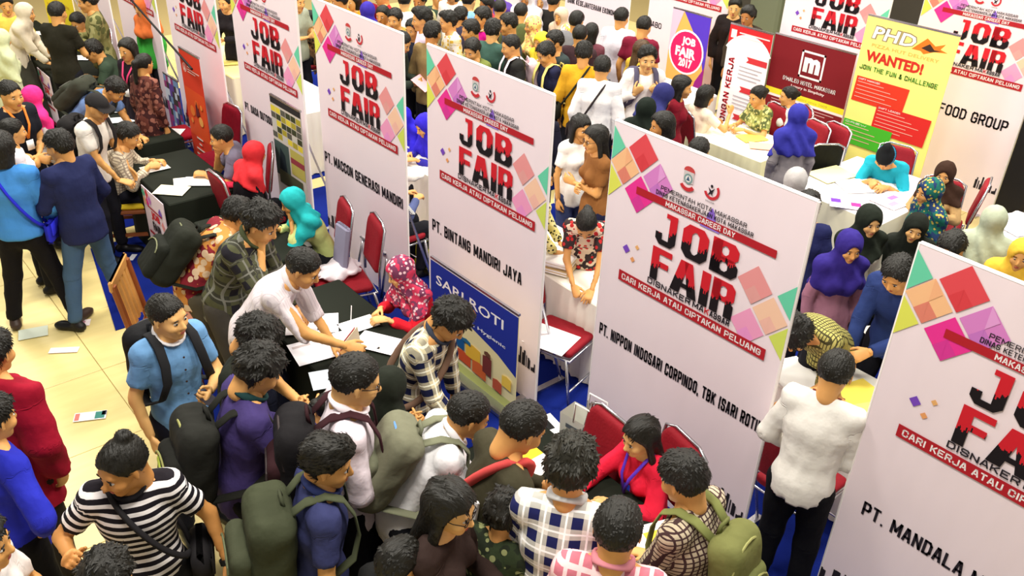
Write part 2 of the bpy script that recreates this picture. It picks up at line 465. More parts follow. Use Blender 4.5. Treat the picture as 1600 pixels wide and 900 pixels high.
def hair_proto(style, lod):
    k = ('hair', style, lod)
    if k in _proto: return _proto[k]
    h = (.0088, .0125, .017)[lod]
    s = SDF((-.24, -.14, -.5 if style in ('long', 'ponytail', 'hood') else -.2), (.15, .14, .2), h)
    x, y, z = s.grid()
    infl = {'short': .012, 'crop': .007, 'tousle': .02, 'quiff': .014, 'top': .016, 'bob': .022, 'long': .018, 'ponytail': .008, 'bun': .008, 'topbun': .008, 'bare': .004, 'beanie': .016, 'cap': .014}.get(style, .014)
    c = np.array([-.012, 0, .027])
    s.ell(c, np.array([.093, .075, .086]) + infl, .01)
    if style in ('tousle', 'top', 'quiff', 'short'):
        s.ell((.0, 0, .055), (.088 + infl * .4, .07 + infl * .4, .066 + infl * .55), .02)
    if style == 'bare': s.F += .004
    if style == 'quiff': s.ell((.055, .0, .1), (.042, .05, .026), .02)
    if style == 'topbun':
        s.ell((-.01, 0, .06), (.085, .05, .062), .02)
    if style not in ('beanie', 'cap'): s.F += wob(x, y, z, {'tousle': 70, 'quiff': 60}.get(style, 50), {'tousle': .0048, 'quiff': .0038, 'crop': .0012, 'short': .0028}.get(style, .002), len(style))
    if style in ('short', 'crop', 'tousle', 'quiff', 'topbun', 'top', 'bare', 'bun', 'ponytail', 'long', 'bob'):
        ln = math.hypot(.8, .6); s.F = np.maximum(s.F, (.8 * (x - .062) - .6 * (z - .052) + .0 * y) / ln + .004 * np.sin(60 * y))
    if style in ('short', 'crop', 'tousle', 'quiff', 'topbun', 'top', 'bare'):
        s.F = np.maximum(s.F, -(z + .052 + .25 * np.maximum(0, x + .05)))
        # around the ears
        s.F = np.maximum(s.F, -(np.sqrt((x - .006) ** 2 + ((z + .02) * .8) ** 2) - .03) + 0 * y)
    if style in ('bun', 'ponytail'): s.F = np.maximum(s.F, -(z + .07 - .5 * np.abs(x + .05)))
    if style == 'bun': s.ell((-.108, 0, .012), (.038, .04, .036), .01)
    if style == 'topbun': s.ell((-.062, 0, .118), (.034, .034, .027), .008)
    if style == 'ponytail':
        s.ell((-.11, 0, .03), (.03, .03, .03), .01); s.prim(prim((-.13, 0, .02), (-.12, 0, -.2), .034, .02), 0, .015)
    if style == 'bob':
        s.prim(prim((-.035, 0, -.02), (-.04, 0, -.1), .085, .082, 1), 0, .02)
        s.ell((.085, 0, -.05), (.085, .066, .1), .012, 'sub')
        s.F = np.maximum(s.F, -(z + .125))
        s.ell((-.0, 0, -.11), (.05, .045, .08), .01, 'sub')
    if style == 'long':
        s.prim(prim((-.05, 0, -.0), (-.085, 0, -.33), .086, .07, .62), 0, .03)
        for sg in (-1, 1): s.prim(prim((-.0, sg * .078, .02), (-.005, sg * .098, -.22), .02, .026), 0, .02)
        s.ell((.095, 0, -.045), (.09, .064, .09), .008, 'sub')
        s.F += .003 * np.sin(90 * y + 30 * x)
    if style == 'beanie':
        s.F = np.maximum(s.F, (.45 * (x - .1) - .9 * (z - .028))); s.ell((-.045, 0, .125), (.05, .045, .045), .03)
    if style == 'cap':
        s.F = np.maximum(s.F, -(z - .03) + 0 * x)
        s.prim(prim((.08, -.03, .036), (.08, .03, .036), .065, .065, .12, (0, 1, 0)), 0, .004)
    _proto[k] = tufts(*s.mesh(), style, lod); return _proto[k]

# ------------------------------------------------------------------ people
def dr(a): a = math.radians(a); return np.array([math.sin(a), 0, math.cos(a)])
def rotm(yaw, pitch, roll=0):
    """columns = local x (forward), y (left), z (up); pitch>0 looks down"""
    R = Matrix.Rotation(math.radians(yaw), 3, 'Z') @ Matrix.Rotation(math.radians(pitch), 3, 'Y') @ Matrix.Rotation(math.radians(roll), 3, 'X')
    return np.array(R)
def ik(Sh, T, l1, l2, hint):
    v = T - Sh; d = np.linalg.norm(v); mx = (l1 + l2) * .985
    if d > mx: T = Sh + v / d * mx; d = mx
    if d < .12: d = .12
    v = (T - Sh) / np.linalg.norm(T - Sh); c = (l1 * l1 + d * d - l2 * l2) / (2 * d); hgt = math.sqrt(max(l1 * l1 - c * c, 0))
    p = hint - v * (hint @ v); p /= np.linalg.norm(p)
    return Sh + v * c + p * hgt, T
BODY_H = (.024, .034, .044); CLOTH_H = (.019, .0265, .034)
def box_of(ps, m):
    lo = np.min([np.minimum(p['a'], p['b']) - max(p['ra'], p['rb']) for p in ps], 0) - m
    hi = np.max([np.maximum(p['a'], p['b']) + max(p['ra'], p['rb']) for p in ps], 0) + m
    return lo, hi
def gc_of(V, ps):
    D = np.stack([prim_d(p, V[:, 0], V[:, 1], V[:, 2]) for p, fr in ps], 1); k = D.argmin(1); g = np.zeros_like(V)
    for i, (p, fr) in enumerate(ps):
        m = k == i
        if not m.any(): continue
        o, X, Y, Z = fr; q = V[m] - o; g[m] = np.stack([q @ Y, q @ X, q @ Z], 1)
    return g
PEOPLE = []; SPOTS = []
def person(px, py, label, yaw=90, h=1.66, sex='m', pose='stand', lean=4, hy=0, hp=8, roll=0, ra='down', la='down', chair_=None, top=(200, 200, 200), pat=None, c2=(240, 240, 240),
           c3=(30, 30, 40), sc=.06, sleeve='long', hem=None, collar=None, bottom=(24, 24, 30), skirt=False, shoes=(16, 14, 14), hair='short', hcol=(24, 22, 17), hijab=None, hpat=None,
           hc2=(240, 240, 240), hlen=.2, lod=1, sk=0, glasses=False, lanyard=None, group=None, legs=None, vneck=False, hand=None, headwear=None, twist=0, fat=.90, beard=False, loose=0.0, name='person', buttons=False, _fixed=False):
    kw = dict(locals()) if not _fixed else None
    s = h / 1.68
    if sex == 'f' and h == 1.66: s = 1.57 / 1.68; h = 1.57
    f = sex == 'f'
    sit = pose == 'sit'
    # spine
    pel = np.array([-.18 * math.sin(math.radians(max(lean, 0))), 0, .53 / s if sit else .93])
    waist = pel + .14 * dr(lean * .6); chest = waist + .19 * dr(lean * .95); shc = chest + .115 * dr(lean * 1.1)
    nb = shc + .058 * dr(lean * 1.1 + 4); hc = nb + .137 * dr(lean * .55 + 6 + .4 * hp)
    tax = dr(lean * .97); tx = np.array([tax[2], 0, -tax[0]]); Y = np.array([0, 1., 0])
    TW = np.array(Matrix.Rotation(math.radians(twist), 3, Vector(tax)))
    sy = TW @ Y; txx = TW @ tx
    sw = (.132 if f else .152) * (1 + (fat - 1) * .5)
    L1, L2 = (.27, .235) if f else (.285, .25)
    Sh = {sg: shc + sy * sg * sw - txx * .01 for sg in (1, -1)}
    R_h = rotm(hy, hp, roll)
    if not _fixed:                                  # keep shoulders apart: step the person nearer or farther along the line of sight
        best = None; wy = YAW0 + math.radians(yaw); c_, s__ = math.cos(wy), math.sin(wy)
        for dh in ((0, .03, -.03, .06, -.06, .09, -.09, .12, -.12, .15, -.15) if not sit else (0, .03, -.03, .06, -.06)):
            h2 = h + dh; s2 = h2 / 1.68; P = at(px, py, hc[2] * s2); q = P[:2] + np.array([c_, s__]) * ((shc[0] - hc[0]) * s2); r_ = P[:2] + np.array([c_, s__]) * ((pel[0] - hc[0]) * s2)
            d = min([min(np.linalg.norm(q - a), np.linalg.norm(r_ - b)) for a, b in SPOTS] or [9]); sc_ = min(d, .42) - abs(dh) * .6
            if best is None or sc_ > best[0] + 1e-6: best = (sc_, h2, q, r_)
        SPOTS.append(best[2:]); kw['h'] = best[1]; kw['_fixed'] = True
        return person(**kw)
    arms = {}
    for sg, a in ((1, la), (-1, ra)):
        p = Sh[sg]; hint = np.array([-.5, .75 * sg, -.8]); Z = np.array([0, sg * 1., 0]); kind = 'relax'; fdir = None
        o = lambda x, y, z: p + txx * x + sy * (y * sg) + np.array([0, 0, z])
        if isinstance(a, tuple):
            T = p + np.array([a[0], a[1] * sg, a[2]]); kind = hand or 'relax'; Z = np.array([0, .6 * sg, .6])
            if len(a) > 3: fdir = np.array([a[3], a[4] * sg, a[5]]); Z = np.array([-.6, sg * .7, .1])
        elif a == 'down': T = o(.03, .07, -.51)
        elif a == 'down2': T = o(.15, .05, -.45)
        elif a == 'hold': T = o(.26, -.09, -.20); kind = 'grip'; Z = np.array([-.2, sg * .8, -.3])
        elif a == 'read': T = o(.32, -.07, -.10); kind = 'grip'; Z = np.array([-.3, sg * .8, -.3])
        elif a == 'front': T = o(.2, -.13, -.34); Z = np.array([.6, sg * .5, .2])
        elif a in ('table', 'tablefar'):
            T = np.array([p[0] + (.27 if a == 'table' else .40), p[1] * .75, .80 / s]); Z = np.array([0, sg * .3, 1.]); kind = 'relax'; fdir = np.array([1, -.35 * sg, -.05])
        elif a == 'write': T = np.array([p[0] + .25, p[1] * .45, .81 / s]); Z = np.array([0, sg * .7, .7]); kind = 'grip'; fdir = np.array([.9, -.5 * sg, -.25])
        elif a == 'chin': T = hc + R_h @ np.array([.09, .035 * sg, -.155]); kind = 'grip'; Z = np.array([-.2, sg * .7, .4]); fdir = np.array([-.1, -.1 * sg, 1]); hint = np.array([.3, .4 * sg, -1.])
        elif a == 'cross': T = o(.19, -.17, -.2); Z = np.array([1., 0, .3])
        elif a == 'strap': T = o(.15, -.03, -.13); kind = 'grip'; Z = np.array([1., 0, 0]); fdir = np.array([.1, -.5 * sg, .9])
        elif a == 'hip': T = pel + np.array([.04, sg * .2, .06]); hint = np.array([-.4, 1.4 * sg, 0])
        elif a == 'raise': T = o(.30, .04, .02); kind = 'grip'; Z = np.array([.0, sg, 0.]); fdir = np.array([.4, -.2 * sg, .9])
        elif a == 'phone': T = o(.24, -.1, -.08); kind = 'grip'; Z = np.array([.5, sg * .6, -.4]); fdir = np.array([.3, -.5 * sg, .7])
        else: raise ValueError(a)
        E_, T = ik(p, T, L1, L2, hint)
        d = (T - E_) / np.linalg.norm(T - E_)
        if fdir is not None: d = d * .4 + fdir / np.linalg.norm(fdir); d /= np.linalg.norm(d)
        Z = Z - d * (Z @ d); Z /= np.linalg.norm(Z)
        arms[sg] = (p, E_, T, d, Z, kind)
    # legs
    LG = {}
    for sg in (1, -1):
        hip = np.array([pel[0], sg * .085, pel[2] - .04])
        if sit:
            kn = np.array([pel[0] + .41, sg * .11, .50 / s]); an = np.array([kn[0] + (.02 if sg > 0 else -.06), sg * .12, .09]); fd = np.array([1, .1 * sg, 0])
        elif legs == 'walk':
            an = np.array([.30 if sg > 0 else -.26, sg * .09, .09]); kn = (hip + an) / 2 + np.array([.04, 0, .01]); fd = np.array([1, .25 * sg, 0])
        elif legs == 'wide':
            an = np.array([.02, sg * .24, .09]); kn = (hip + an) / 2 + np.array([.03, 0, 0]); fd = np.array([1, .35 * sg, 0])
        else:
            an = np.array([.01, sg * .115, .09]); kn = (hip + an) / 2 + np.array([.025, 0, .0]); fd = np.array([1, .2 * sg, 0])
        LG[sg] = (hip, kn, an, fd / np.linalg.norm(fd))
    wz = .16 if f else .152; ws = .118 if f else .137; ch = .142 if f else .163
    wz, ws, ch = wz * fat, ws * fat, ch * (1 + (fat - 1) * .6)
    tf = (shc, txx, sy, tax)
    T_ = [prim(pel - .03 * dr(0), waist, wz, ws, .74, Y), prim(waist, chest, ws, ch, .72, sy), prim(chest, shc - tax * .02, ch, ch * .66, .72, sy),
          prim(Sh[1], Sh[-1], .058 if not f else .05, .058 if not f else .05, 1)]
    T_ += [prim(nb - tax * .01, Sh[sg] + tax * .012, .052, .048, .9) for sg in (1, -1)]
    if f: T_ += [prim(chest + txx * .075 + sy * sg * .06, chest + txx * .08 + sy * sg * .062, .055, .05) for sg in (1, -1)]
    ar = (.038, .033, .030, .023) if f else (.045, .039, .036, .027)
    ua = {sg: prim(arms[sg][0], arms[sg][1], ar[0], ar[1]) for sg in (1, -1)}
    fa = {sg: prim(arms[sg][1], arms[sg][2], ar[2] + .003, ar[3]) for sg in (1, -1)}
    th = {sg: prim(LG[sg][0], LG[sg][1], .086, .056) for sg in (1, -1)}
    shn = {sg: prim(LG[sg][1], LG[sg][2], .054, .037) for sg in (1, -1)}
    # --- body: one surface
    ps = T_ + list(ua.values()) + list(fa.values()) + list(th.values()) + list(shn.values())
    lo, hi = box_of(ps, .02); hi = np.maximum(hi, hc + .05); lo[2] = 0.0
    g = SDF(lo, hi, BODY_H[lod])
    for p in T_: g.prim(p, -.004, .03)
    g.prim(prim(nb - tax * .03, hc + R_h @ np.array([-.02, 0, -.05]), .056 if not f else .047, .052 if not f else .045), 0, .03)
    for sg in (1, -1):
        g.prim(ua[sg], 0, .02); g.prim(fa[sg], 0, .012); g.prim(th[sg], -.004, .03); g.prim(shn[sg], 0, .02)
        an, fd = LG[sg][2], LG[sg][3]; g.prim(prim(an + np.array([0, 0, -.05]) - fd * .03, an + fd * .14 + np.array([0, 0, -.055]), .032, .028), 0, .02)
    parts = [g.mesh() + (0,)]
    V, Q, mi = head_proto(lod)
    hs = np.array([1.03, .98, 1.0]) if f else np.ones(3) * 1.07
    parts.append(((V * hs) @ R_h.T + hc, Q, mi))
    for sg in (1, -1):
        _, E_, W, d, Z, kind = arms[sg]; HV, HQ = hand_proto(lod, kind)
        yy = np.cross(Z, d); HV = HV.copy() * (.92 if f else 1.0)
        if sg > 0: HV[:, 1] *= -1; HQ = HQ[:, ::-1]
        parts.append((W + np.outer(HV[:, 0], d) + np.outer(HV[:, 1], yy) + np.outer(HV[:, 2], Z), HQ, 0))
    V, Q, mi = cat(parts)
    # place
    hz = hc[2] * s; P = at(px, py, hz); wy = YAW0 + math.radians(yaw)
    loc = P - np.array([math.cos(wy) * hc[0] * s - math.sin(wy) * hc[1] * s, math.sin(wy) * hc[0] * s + math.cos(wy) * hc[1] * s, 0]); loc[2] = 0
    root = empty(name, loc, wy, label, 'person', group); root.empty_display_size = .3
    link('body', npmesh('body', V * s, Q, mi), root, [skin(sk), M_EYE, M_DARK, M_LIP])
    # --- shirt
    tm = cloth(top, pat, c2, c3, sc) if not isinstance(top, str) else top
    g = SDF(*box_of(T_ + list(ua.values()) + (list(fa.values()) if sleeve in ('long', 'rolled') else []), .05 + loose), CLOTH_H[lod])
    off = .013 + .003 * lod + loose
    hem = hem if hem is not None else (.80 if not sit else .0)
    for p in T_: g.prim(p, off, .03)
    if hem < .78 and not sit:                      # long tunic / robe
        g.prim(prim(pel, np.array([pel[0] * .6, 0, max(hem, .1)]), wz + .01, wz + .05 + (.78 - hem) * .10, .85, Y), .01, .04)
    elif not sit:
        g.prim(prim(pel, pel - np.array([0, 0, .24]), wz + .010, wz + .018, .84, Y), off, .03)
    x, y, z = g.grid()
    if not sit: g.plane((0, 0, hem), (0, 0, -1))
    else: g.plane((0, 0, pel[2] - .10), (0, 0, -1))
    g2 = g.F.copy()
    g.F[:] = .08
    for sg in (1, -1):
        e = off + .006
        g.prim(ua[sg], e, .02)
        if sleeve in ('long', 'rolled'): g.prim(fa[sg], e * .9, .015)
    A = g.F.copy()
    for sg in (1, -1):
        if sleeve == 'short':
            p = ua[sg]; e = p['a'] + p['ax'] * p['L'] * .68; n = p['ax']
        elif sleeve == 'rolled': p = fa[sg]; e = p['a'] + p['ax'] * p['L'] * .25; n = p['ax']
        elif sleeve == 'long': p = fa[sg]; e = p['b'] - p['ax'] * .01; n = p['ax']
        else: p = ua[sg]; e = p['a'] + p['ax'] * .03; n = p['ax']
        pl = (x - e[0]) * n[0] + (y - e[1]) * n[1] + (z - e[2]) * n[2]
        # only cut near that arm's end
        near = (prim_d(fa[sg], x, y, z) < .07) | (prim_d(ua[sg], x, y, z) < .07) if sleeve != 'long' else (np.sqrt((x - e[0]) ** 2 + (y - e[1]) ** 2 + (z - e[2]) ** 2) < .09)
        A = np.where(near, np.maximum(A, pl), A)
    k = .02; t = np.clip(.5 + .5 * (g2 - A) / k, 0, 1); g.F = g2 * (1 - t) + A * t - k * t * (1 - t)
    q = nb + tax * .012; nn = tax * .9 + txx * (.45 if not vneck else .95); g.plane(q + txx * (.0 if not vneck else -.02), nn)
    g.F += wob(x, y, z, 27, .0032 if lod < 2 else .002, px * .1) * (1 + loose * 20)
    if lod == 0: g.F += wob(x + z * .5, y * .6, z, 58, .0016, px * .3)
    V, Q = g.mesh()
    fr = [(p, tf) for p in T_] + [(ua[sg], (ua[sg]['a'], ua[sg]['d'], ua[sg]['s'], -ua[sg]['ax'])) for sg in (1, -1)] + [(fa[sg], (ua[sg]['b'] + ua[sg]['ax'] * -ua[sg]['L'], fa[sg]['d'], fa[sg]['s'], -fa[sg]['ax'])) for sg in (1, -1)]
    gcv = gc_of(V, fr)
    shirt = link('dress' if hem < .4 and not sit else 'shirt', npmesh('shirt', V * s, Q, gc=gcv), root, [tm])
    # --- legs
    bm = cloth(bottom) if not isinstance(bottom, str) else bottom
    LP = [th[1], th[-1], shn[1], shn[-1]]
    if hem > .25 or sit:
        g = SDF(*box_of(LP + T_[:1], .06), CLOTH_H[min(2, lod + (1 if lod == 0 else 0))])
        g.prim(T_[0], .007, .03)
        if skirt and not sit:
            g.prim(prim(pel, np.array([0, 0, .12]), .15, .22, .9, Y), .01, .04); x, y, z = g.grid(); g.F += .006 * np.sin(np.arctan2(y, x + 0 * z) * 9)
        else:
            for sg in (1, -1): g.prim(th[sg], .012, .02); g.prim(shn[sg], .018, .02)
            if skirt:
                g.prim(prim((th[1]['a'] + th[-1]['a']) / 2, (th[1]['b'] + th[-1]['b']) / 2, .15, .14, .7, Y), 0, .05); g.prim(prim((th[1]['b'] + th[-1]['b']) / 2, np.array([shn[1]['b'][0], 0, .16]), .13, .15, .8, Y), 0, .05)
        x, y, z = g.grid(); g.F += wob(x, y, z, 24, .003, px * .2)
        g.plane((0, 0, .085), (0, 0, -1)); g.plane(waist, tax if not sit else (0, 0, 1))
        V, Q = g.mesh()
        gcv = gc_of(V, [(p, (p['a'], p['d'], p['s'], p['ax'])) for p in LP])
        link('skirt' if skirt else 'trousers', npmesh('trousers', V * s, Q, gc=gcv), root, [bm])
    sm = plain('shoe_leather', shoes, .45)
    for sg in (1, -1):
        an, fd = LG[sg][2], LG[sg][3]
        o = link('shoe', shoe_mesh(), root); o.location = Vector((an[0] * s, an[1] * s, 0)); o.rotation_euler = (0, 0, math.atan2(fd[1], fd[0])); o.scale = (s, s, s)
        if not o.data.materials: o.data.materials.append(sm)
        o.material_slots[0].link = 'OBJECT'; o.material_slots[0].material = sm
    # --- hair, headscarf
    if hijab is not None:
        g = SDF((-.26, -.3, -.5 - hlen), (.25, .3, .14), (.0135, .018, .024)[lod])
        def inv(p): return R_h.T @ (p - hc)
        g.ell((-.012, 0, .026), (.114, .096, .106), .01)
        g.prim(prim((-.015, 0, -.02), (-.005, 0, -.1), .088, .082, .95), 0, .03)
        n0, s1, s2 = inv(nb), inv(Sh[1]), inv(Sh[-1])
        g.prim(prim((-.01, 0, -.09), n0 + np.array([0, 0, 0.]), .078, .095, .9), 0, .03)
        up_, fx = R_h.T @ tax, R_h.T @ txx
        g3 = g.F.copy(); g.F[:] = .08
        for p in T_[1:] + [ua[1], ua[-1]]:
            pa, pb = inv(p['a']), inv(p['b']); g.prim(prim(pa, pb, p['ra'], p['rb'], p['flat'], R_h.T @ p['s']), off + .015, .03)
        g.prim(prim(n0 + up_ * .02, n0 - up_ * .09, .085, .125, .85, R_h.T @ sy), 0, .05)
        x, y, z = g.grid()
        c0 = n0 - up_ * hlen
        g.F = np.maximum(g.F, -((x - c0[0]) * (up_[0] + .25 * fx[0]) + (y - c0[1]) * (up_[1] + .25 * fx[1]) + (z - c0[2]) * (up_[2] + .25 * fx[2])))
        k = .03; t = np.clip(.5 + .5 * (g3 - g.F) / k, 0, 1); g.F = g3 * (1 - t) + g.F * t - k * t * (1 - t)
        g.ell((.105, 0, -.022), (.068, .0555, .083), .008, 'sub')
        ang = np.arctan2(y, x + .02); g.F += .0075 * np.sin(ang * 6 + z * 30 + px) * np.clip((-.04 - z) * 12, .25, 1.3)
        V, Q = g.mesh(); g_ = V.copy()
        hm = cloth(hijab, hpat, hc2, c3, .035)
        link('headscarf', npmesh('headscarf', (V @ R_h.T + hc) * s, Q, gc=g_), root, [hm])
    else:
        V, Q = hair_proto('bare' if headwear else hair, lod)
        link('hair', npmesh('hair', ((V * hs) @ R_h.T + hc) * s, Q), root, [hairmat(hcol)])
    if headwear:
        kind, hcl, band = headwear; V, Q = hair_proto(kind, lod)
        mi = (np.abs(V[Q[:, 0]][:, 2] - .05 + .5 * (V[Q[:, 0]][:, 0] - .0)) < .012).astype(int)
        link('beanie' if kind == 'beanie' else 'cap', npmesh('cap', ((V * 1.03) @ R_h.T + hc) * s, Q, mi), root, [cloth(hcl), cloth(band)])
    if collar is not None:
        m = MB(); pts = []
        for i in range(20):
            a = 2 * math.pi * i / 20; r = .071 if not f else .062
            pts.append(nb + tax * (.02 - .035 * math.cos(a) * 1) + txx * (math.cos(a) * r * 1.0) + sy * (math.sin(a) * r))
        m.tube([p * s for p in pts], .010 * s, 8, closed=True, flat=2.0, up=(1, 0, .1)); m.build('collar', cloth(collar), shirt, True)
    if buttons:
        m_ = plain('button', (60, 40, 30))
        for i in range(4):
            c = chest + tax * (.10 - .085 * i) + txx * (.135 if i < 2 else .128)
            m = MB(); m.disc(c * s, .006, tuple(txx), 8); m.build('button', m_, shirt)
    if lanyard is not None:
        m = MB(); e = chest + txx * (.15 if not f else .17) - tax * .06
        for sg in (1, -1):
            m.tube([(nb + sy * sg * .062 - txx * .03 + tax * .03) * s, (nb + sy * sg * .07 + txx * .05) * s, (chest + txx * .145 + sy * sg * .035 + tax * .06) * s, e * s], .004 * s, 6, flat=3, up=(0, 1, 0))
        m.box(e * s + np.array([.004, 0, -.06]), (.004, .065, .09), 1); m.build('lanyard', [plain('lanyard', lanyard), M_PAPER], root, True)
    if glasses:
        m = MB()
        for sg in (1, -1):
            pts = [R_h @ np.array([.096 - .004 * abs(math.cos(a)), sg * .032 + .02 * math.cos(a), .0 + .016 * math.sin(a)]) + hc for a in np.linspace(0, 2 * math.pi, 15)[:-1]]
            m.tube([p * s for p in pts], .0022 * s, 6, closed=True)
            m.tube([(R_h @ np.array(p) + hc) * s for p in ((.092, sg * .053, .004), (.05, sg * .074, .006), (0, sg * .08, .004))], .002 * s, 5)
        m.tube([(R_h @ np.array(p) + hc) * s for p in ((.098, .012, .003), (.098, -.012, .003))], .002 * s, 5)
        m.build('glasses', plain('glasses_frame', (30, 20, 20), .3), root, True)
    info = dict(root=root, s=s, loc=loc, wy=wy, shc=shc * s, tx=txx, sy=sy, tax=tax, hands={sg: (arms[sg][2] + arms[sg][3] * .09) * s for sg in (1, -1)}, hdir={sg: arms[sg][3] for sg in (1, -1)}, pel=pel * s, chest=chest * s)
    info['label'] = label; info['sit'] = sit; info['chair'] = chair_; PEOPLE.append(info); return info
def shoe_mesh():
    if 'shoe' not in _proto:
        g = SDF((-.09, -.06, 0), (.22, .06, .11), .02)
        g.prim(prim((-.04, 0, .04), (.12, 0, .036), .042, .044, .85), 0, .02); g.ell((.14, 0, .03), (.07, .046, .036), .02)
        g.prim(prim((-.02, 0, .05), (0, 0, .09), .043, .04), 0, .02); g.plane((0, 0, .002), (0, 0, -1))
        V, Q = g.mesh(); _proto['shoe'] = npmesh('shoe', V, Q)
    return _proto['shoe']
def L2W(info, p):
    c, s_ = math.cos(info['wy']), math.sin(info['wy'])
    return Vector((info['loc'][0] + c * p[0] - s_ * p[1], info['loc'][1] + s_ * p[0] + c * p[1], info['loc'][2] + p[2]))
def torso_matrix(info):
    A = Matrix.Identity(4)
    for i in range(3):
        A[i][0] = info['tx'][i]; A[i][1] = info['sy'][i]; A[i][2] = info['tax'][i]; A[i][3] = info['shc'][i]
    return Matrix.Translation(Vector(info['loc'])) @ Matrix.Rotation(info['wy'], 4, 'Z') @ A @ Matrix.Scale(info['s'], 4)

_packs = {}
def backpack(info, label, col=(34, 36, 28), acc=(34, 36, 28), zipc=(90, 92, 60), sag=0.0, one=False, big=1.0, group=None, patch=None):
    key = (col, acc, zipc, big, patch)
    if key not in _packs:
        g = SDF((-.36 * big, -.2 * big, -.52), (-.09, .2 * big, .06), .012)
        def rb(c, hlf, r):
            def fn(x, y, z):
                a = np.maximum(np.abs(x - c[0]) - hlf[0] + r, 0); b = np.maximum(np.abs(y - c[1]) - hlf[1] + r, 0); d = np.maximum(np.abs(z - c[2]) - hlf[2] + r, 0)
                return np.sqrt(a * a + b * b + d * d) - r
            return fn
        c = (-.215, 0, -.21); hf = (.085 * big, .15 * big, .235)
        g.put(np.array(c) - hf, np.array(c) + hf, rb(c, hf, .075), .02); x, y, z = g.grid()
        g.F += wob(x, y, z, 30, .003); V1 = g.mesh()
        g = SDF((-.40 * big, -.17 * big, -.48), (-.22, .17 * big, -.1), .012); c = (-.285 * big, 0, -.29); hf = (.05, .125 * big, .14)
        g.put(np.array(c) - hf, np.array(c) + hf, rb(c, hf, .05), .02); V2 = g.mesh()
        _packs[key] = dict(main=npmesh('main_compartment', *V1, gc=V1[0]), front=npmesh('front_pocket', *V2, gc=V2[0]))
        z = MB(); bx = -.30 * big
        z.tube([(-.265 - .02 * math.sin(a), .135 * big * math.cos(a), -.16 + .16 * math.sin(a)) for a in np.linspace(0, math.pi, 12)], .006, 6)
        z.tube([(-.335 * big, .10 * big * math.cos(a), -.24 + .06 * math.sin(a)) for a in np.linspace(.1, math.pi - .1, 8)], .005, 6)
        me = z.build('zip', plain('zip_tape', zipc)); _packs[key]['zip'] = me.data; bpy.data.objects.remove(me)
    pk = _packs[key]; root = empty('backpack', (0, 0, 0), 0, label, 'backpack', group); root.matrix_world = torso_matrix(info)
    if sag: root.matrix_world = root.matrix_world @ Matrix.Translation((-.02, 0, -sag))
    for nm, k_, cc in (('main_compartment', 'main', col), ('front_pocket', 'front', acc), ('zip', 'zip', zipc)):
        o = link(nm, pk[k_], root if k_ != 'zip' else mc_)
        if k_ == 'main': mc_ = o
        if not pk[k_].materials: pk[k_].materials.append(cloth(cc) if k_ != 'zip' else plain('zip_tape', zipc))
    for sg in ((1,) if one else (1, -1)):
        m = MB(); m.tube([(-.15, .06 * sg, -.02), (-.08, .08 * sg, .062), (-.0, .092 * sg, .090), (.075, .10 * sg, .062), (.128, .105 * sg, -.03), (.150, .118 * sg, -.13), (.125, .15 * sg, -.24), (0, .178 * sg, -.33), (-.15, .13 * sg, -.38)], .0065, 8, flat=4.2, up=(0, 1, 0))
        m.build('shoulder_strap', cloth(tuple(int(v * 1.15) for v in acc)), root, True)
    m = MB(); m.tube([(-.16, .035, .0), (-.17, .03, .045), (-.17, -.03, .045), (-.16, -.035, .0)], .008, 8, flat=1.6); m.build('grab_handle', cloth(acc), root, True)
    if patch: m = MB(); m.box((-.30 * big - .037, .03, -.25), (.006, .09, .03), R=Matrix.Rotation(.5, 3, 'X')); m.build('reflective_patch', plain('patch', patch), root)
    return root
def crossbag(info, label, col=(28, 26, 22), side=1, size=(.09, .26, .2), low=.5, bag=True, thick=.011):
    root = empty('shoulder_bag', (0, 0, 0), 0, label, 'bag'); root.matrix_world = torso_matrix(info)
    a = np.array([0, -.085 * side, .078]); b = np.array([0, .19 * side, -low]); c = (a + b) / 2; hv = (a - b) / 2
    m = MB(); m.tube([c + hv * math.cos(t) + np.array([.142 * math.sin(t), 0, 0]) for t in np.linspace(0, 2 * math.pi, 25)[:-1]], thick, 8, closed=True, flat=1.6, up=(1, 0, 0))
    m.build('strap', cloth(col), root, True)
    if bag:
        m = MB(); m.box((b[0], b[1] + .04 * side, b[2] - size[2] / 2 + .04), size[::1] if False else (size[1], size[0], size[2]), 0, bev=.03); m.build('bag_body', cloth(col), root, True)
        m = MB(); m.box((b[0], b[1] + (.045 + size[0] / 2) * side, b[2] - size[2] * .3 + .04), (size[1] * .96, .012, size[2] * .6), 0, bev=.005); m.build('flap', cloth(tuple(int(v * 1.2) for v in col)), root, True)
    return root
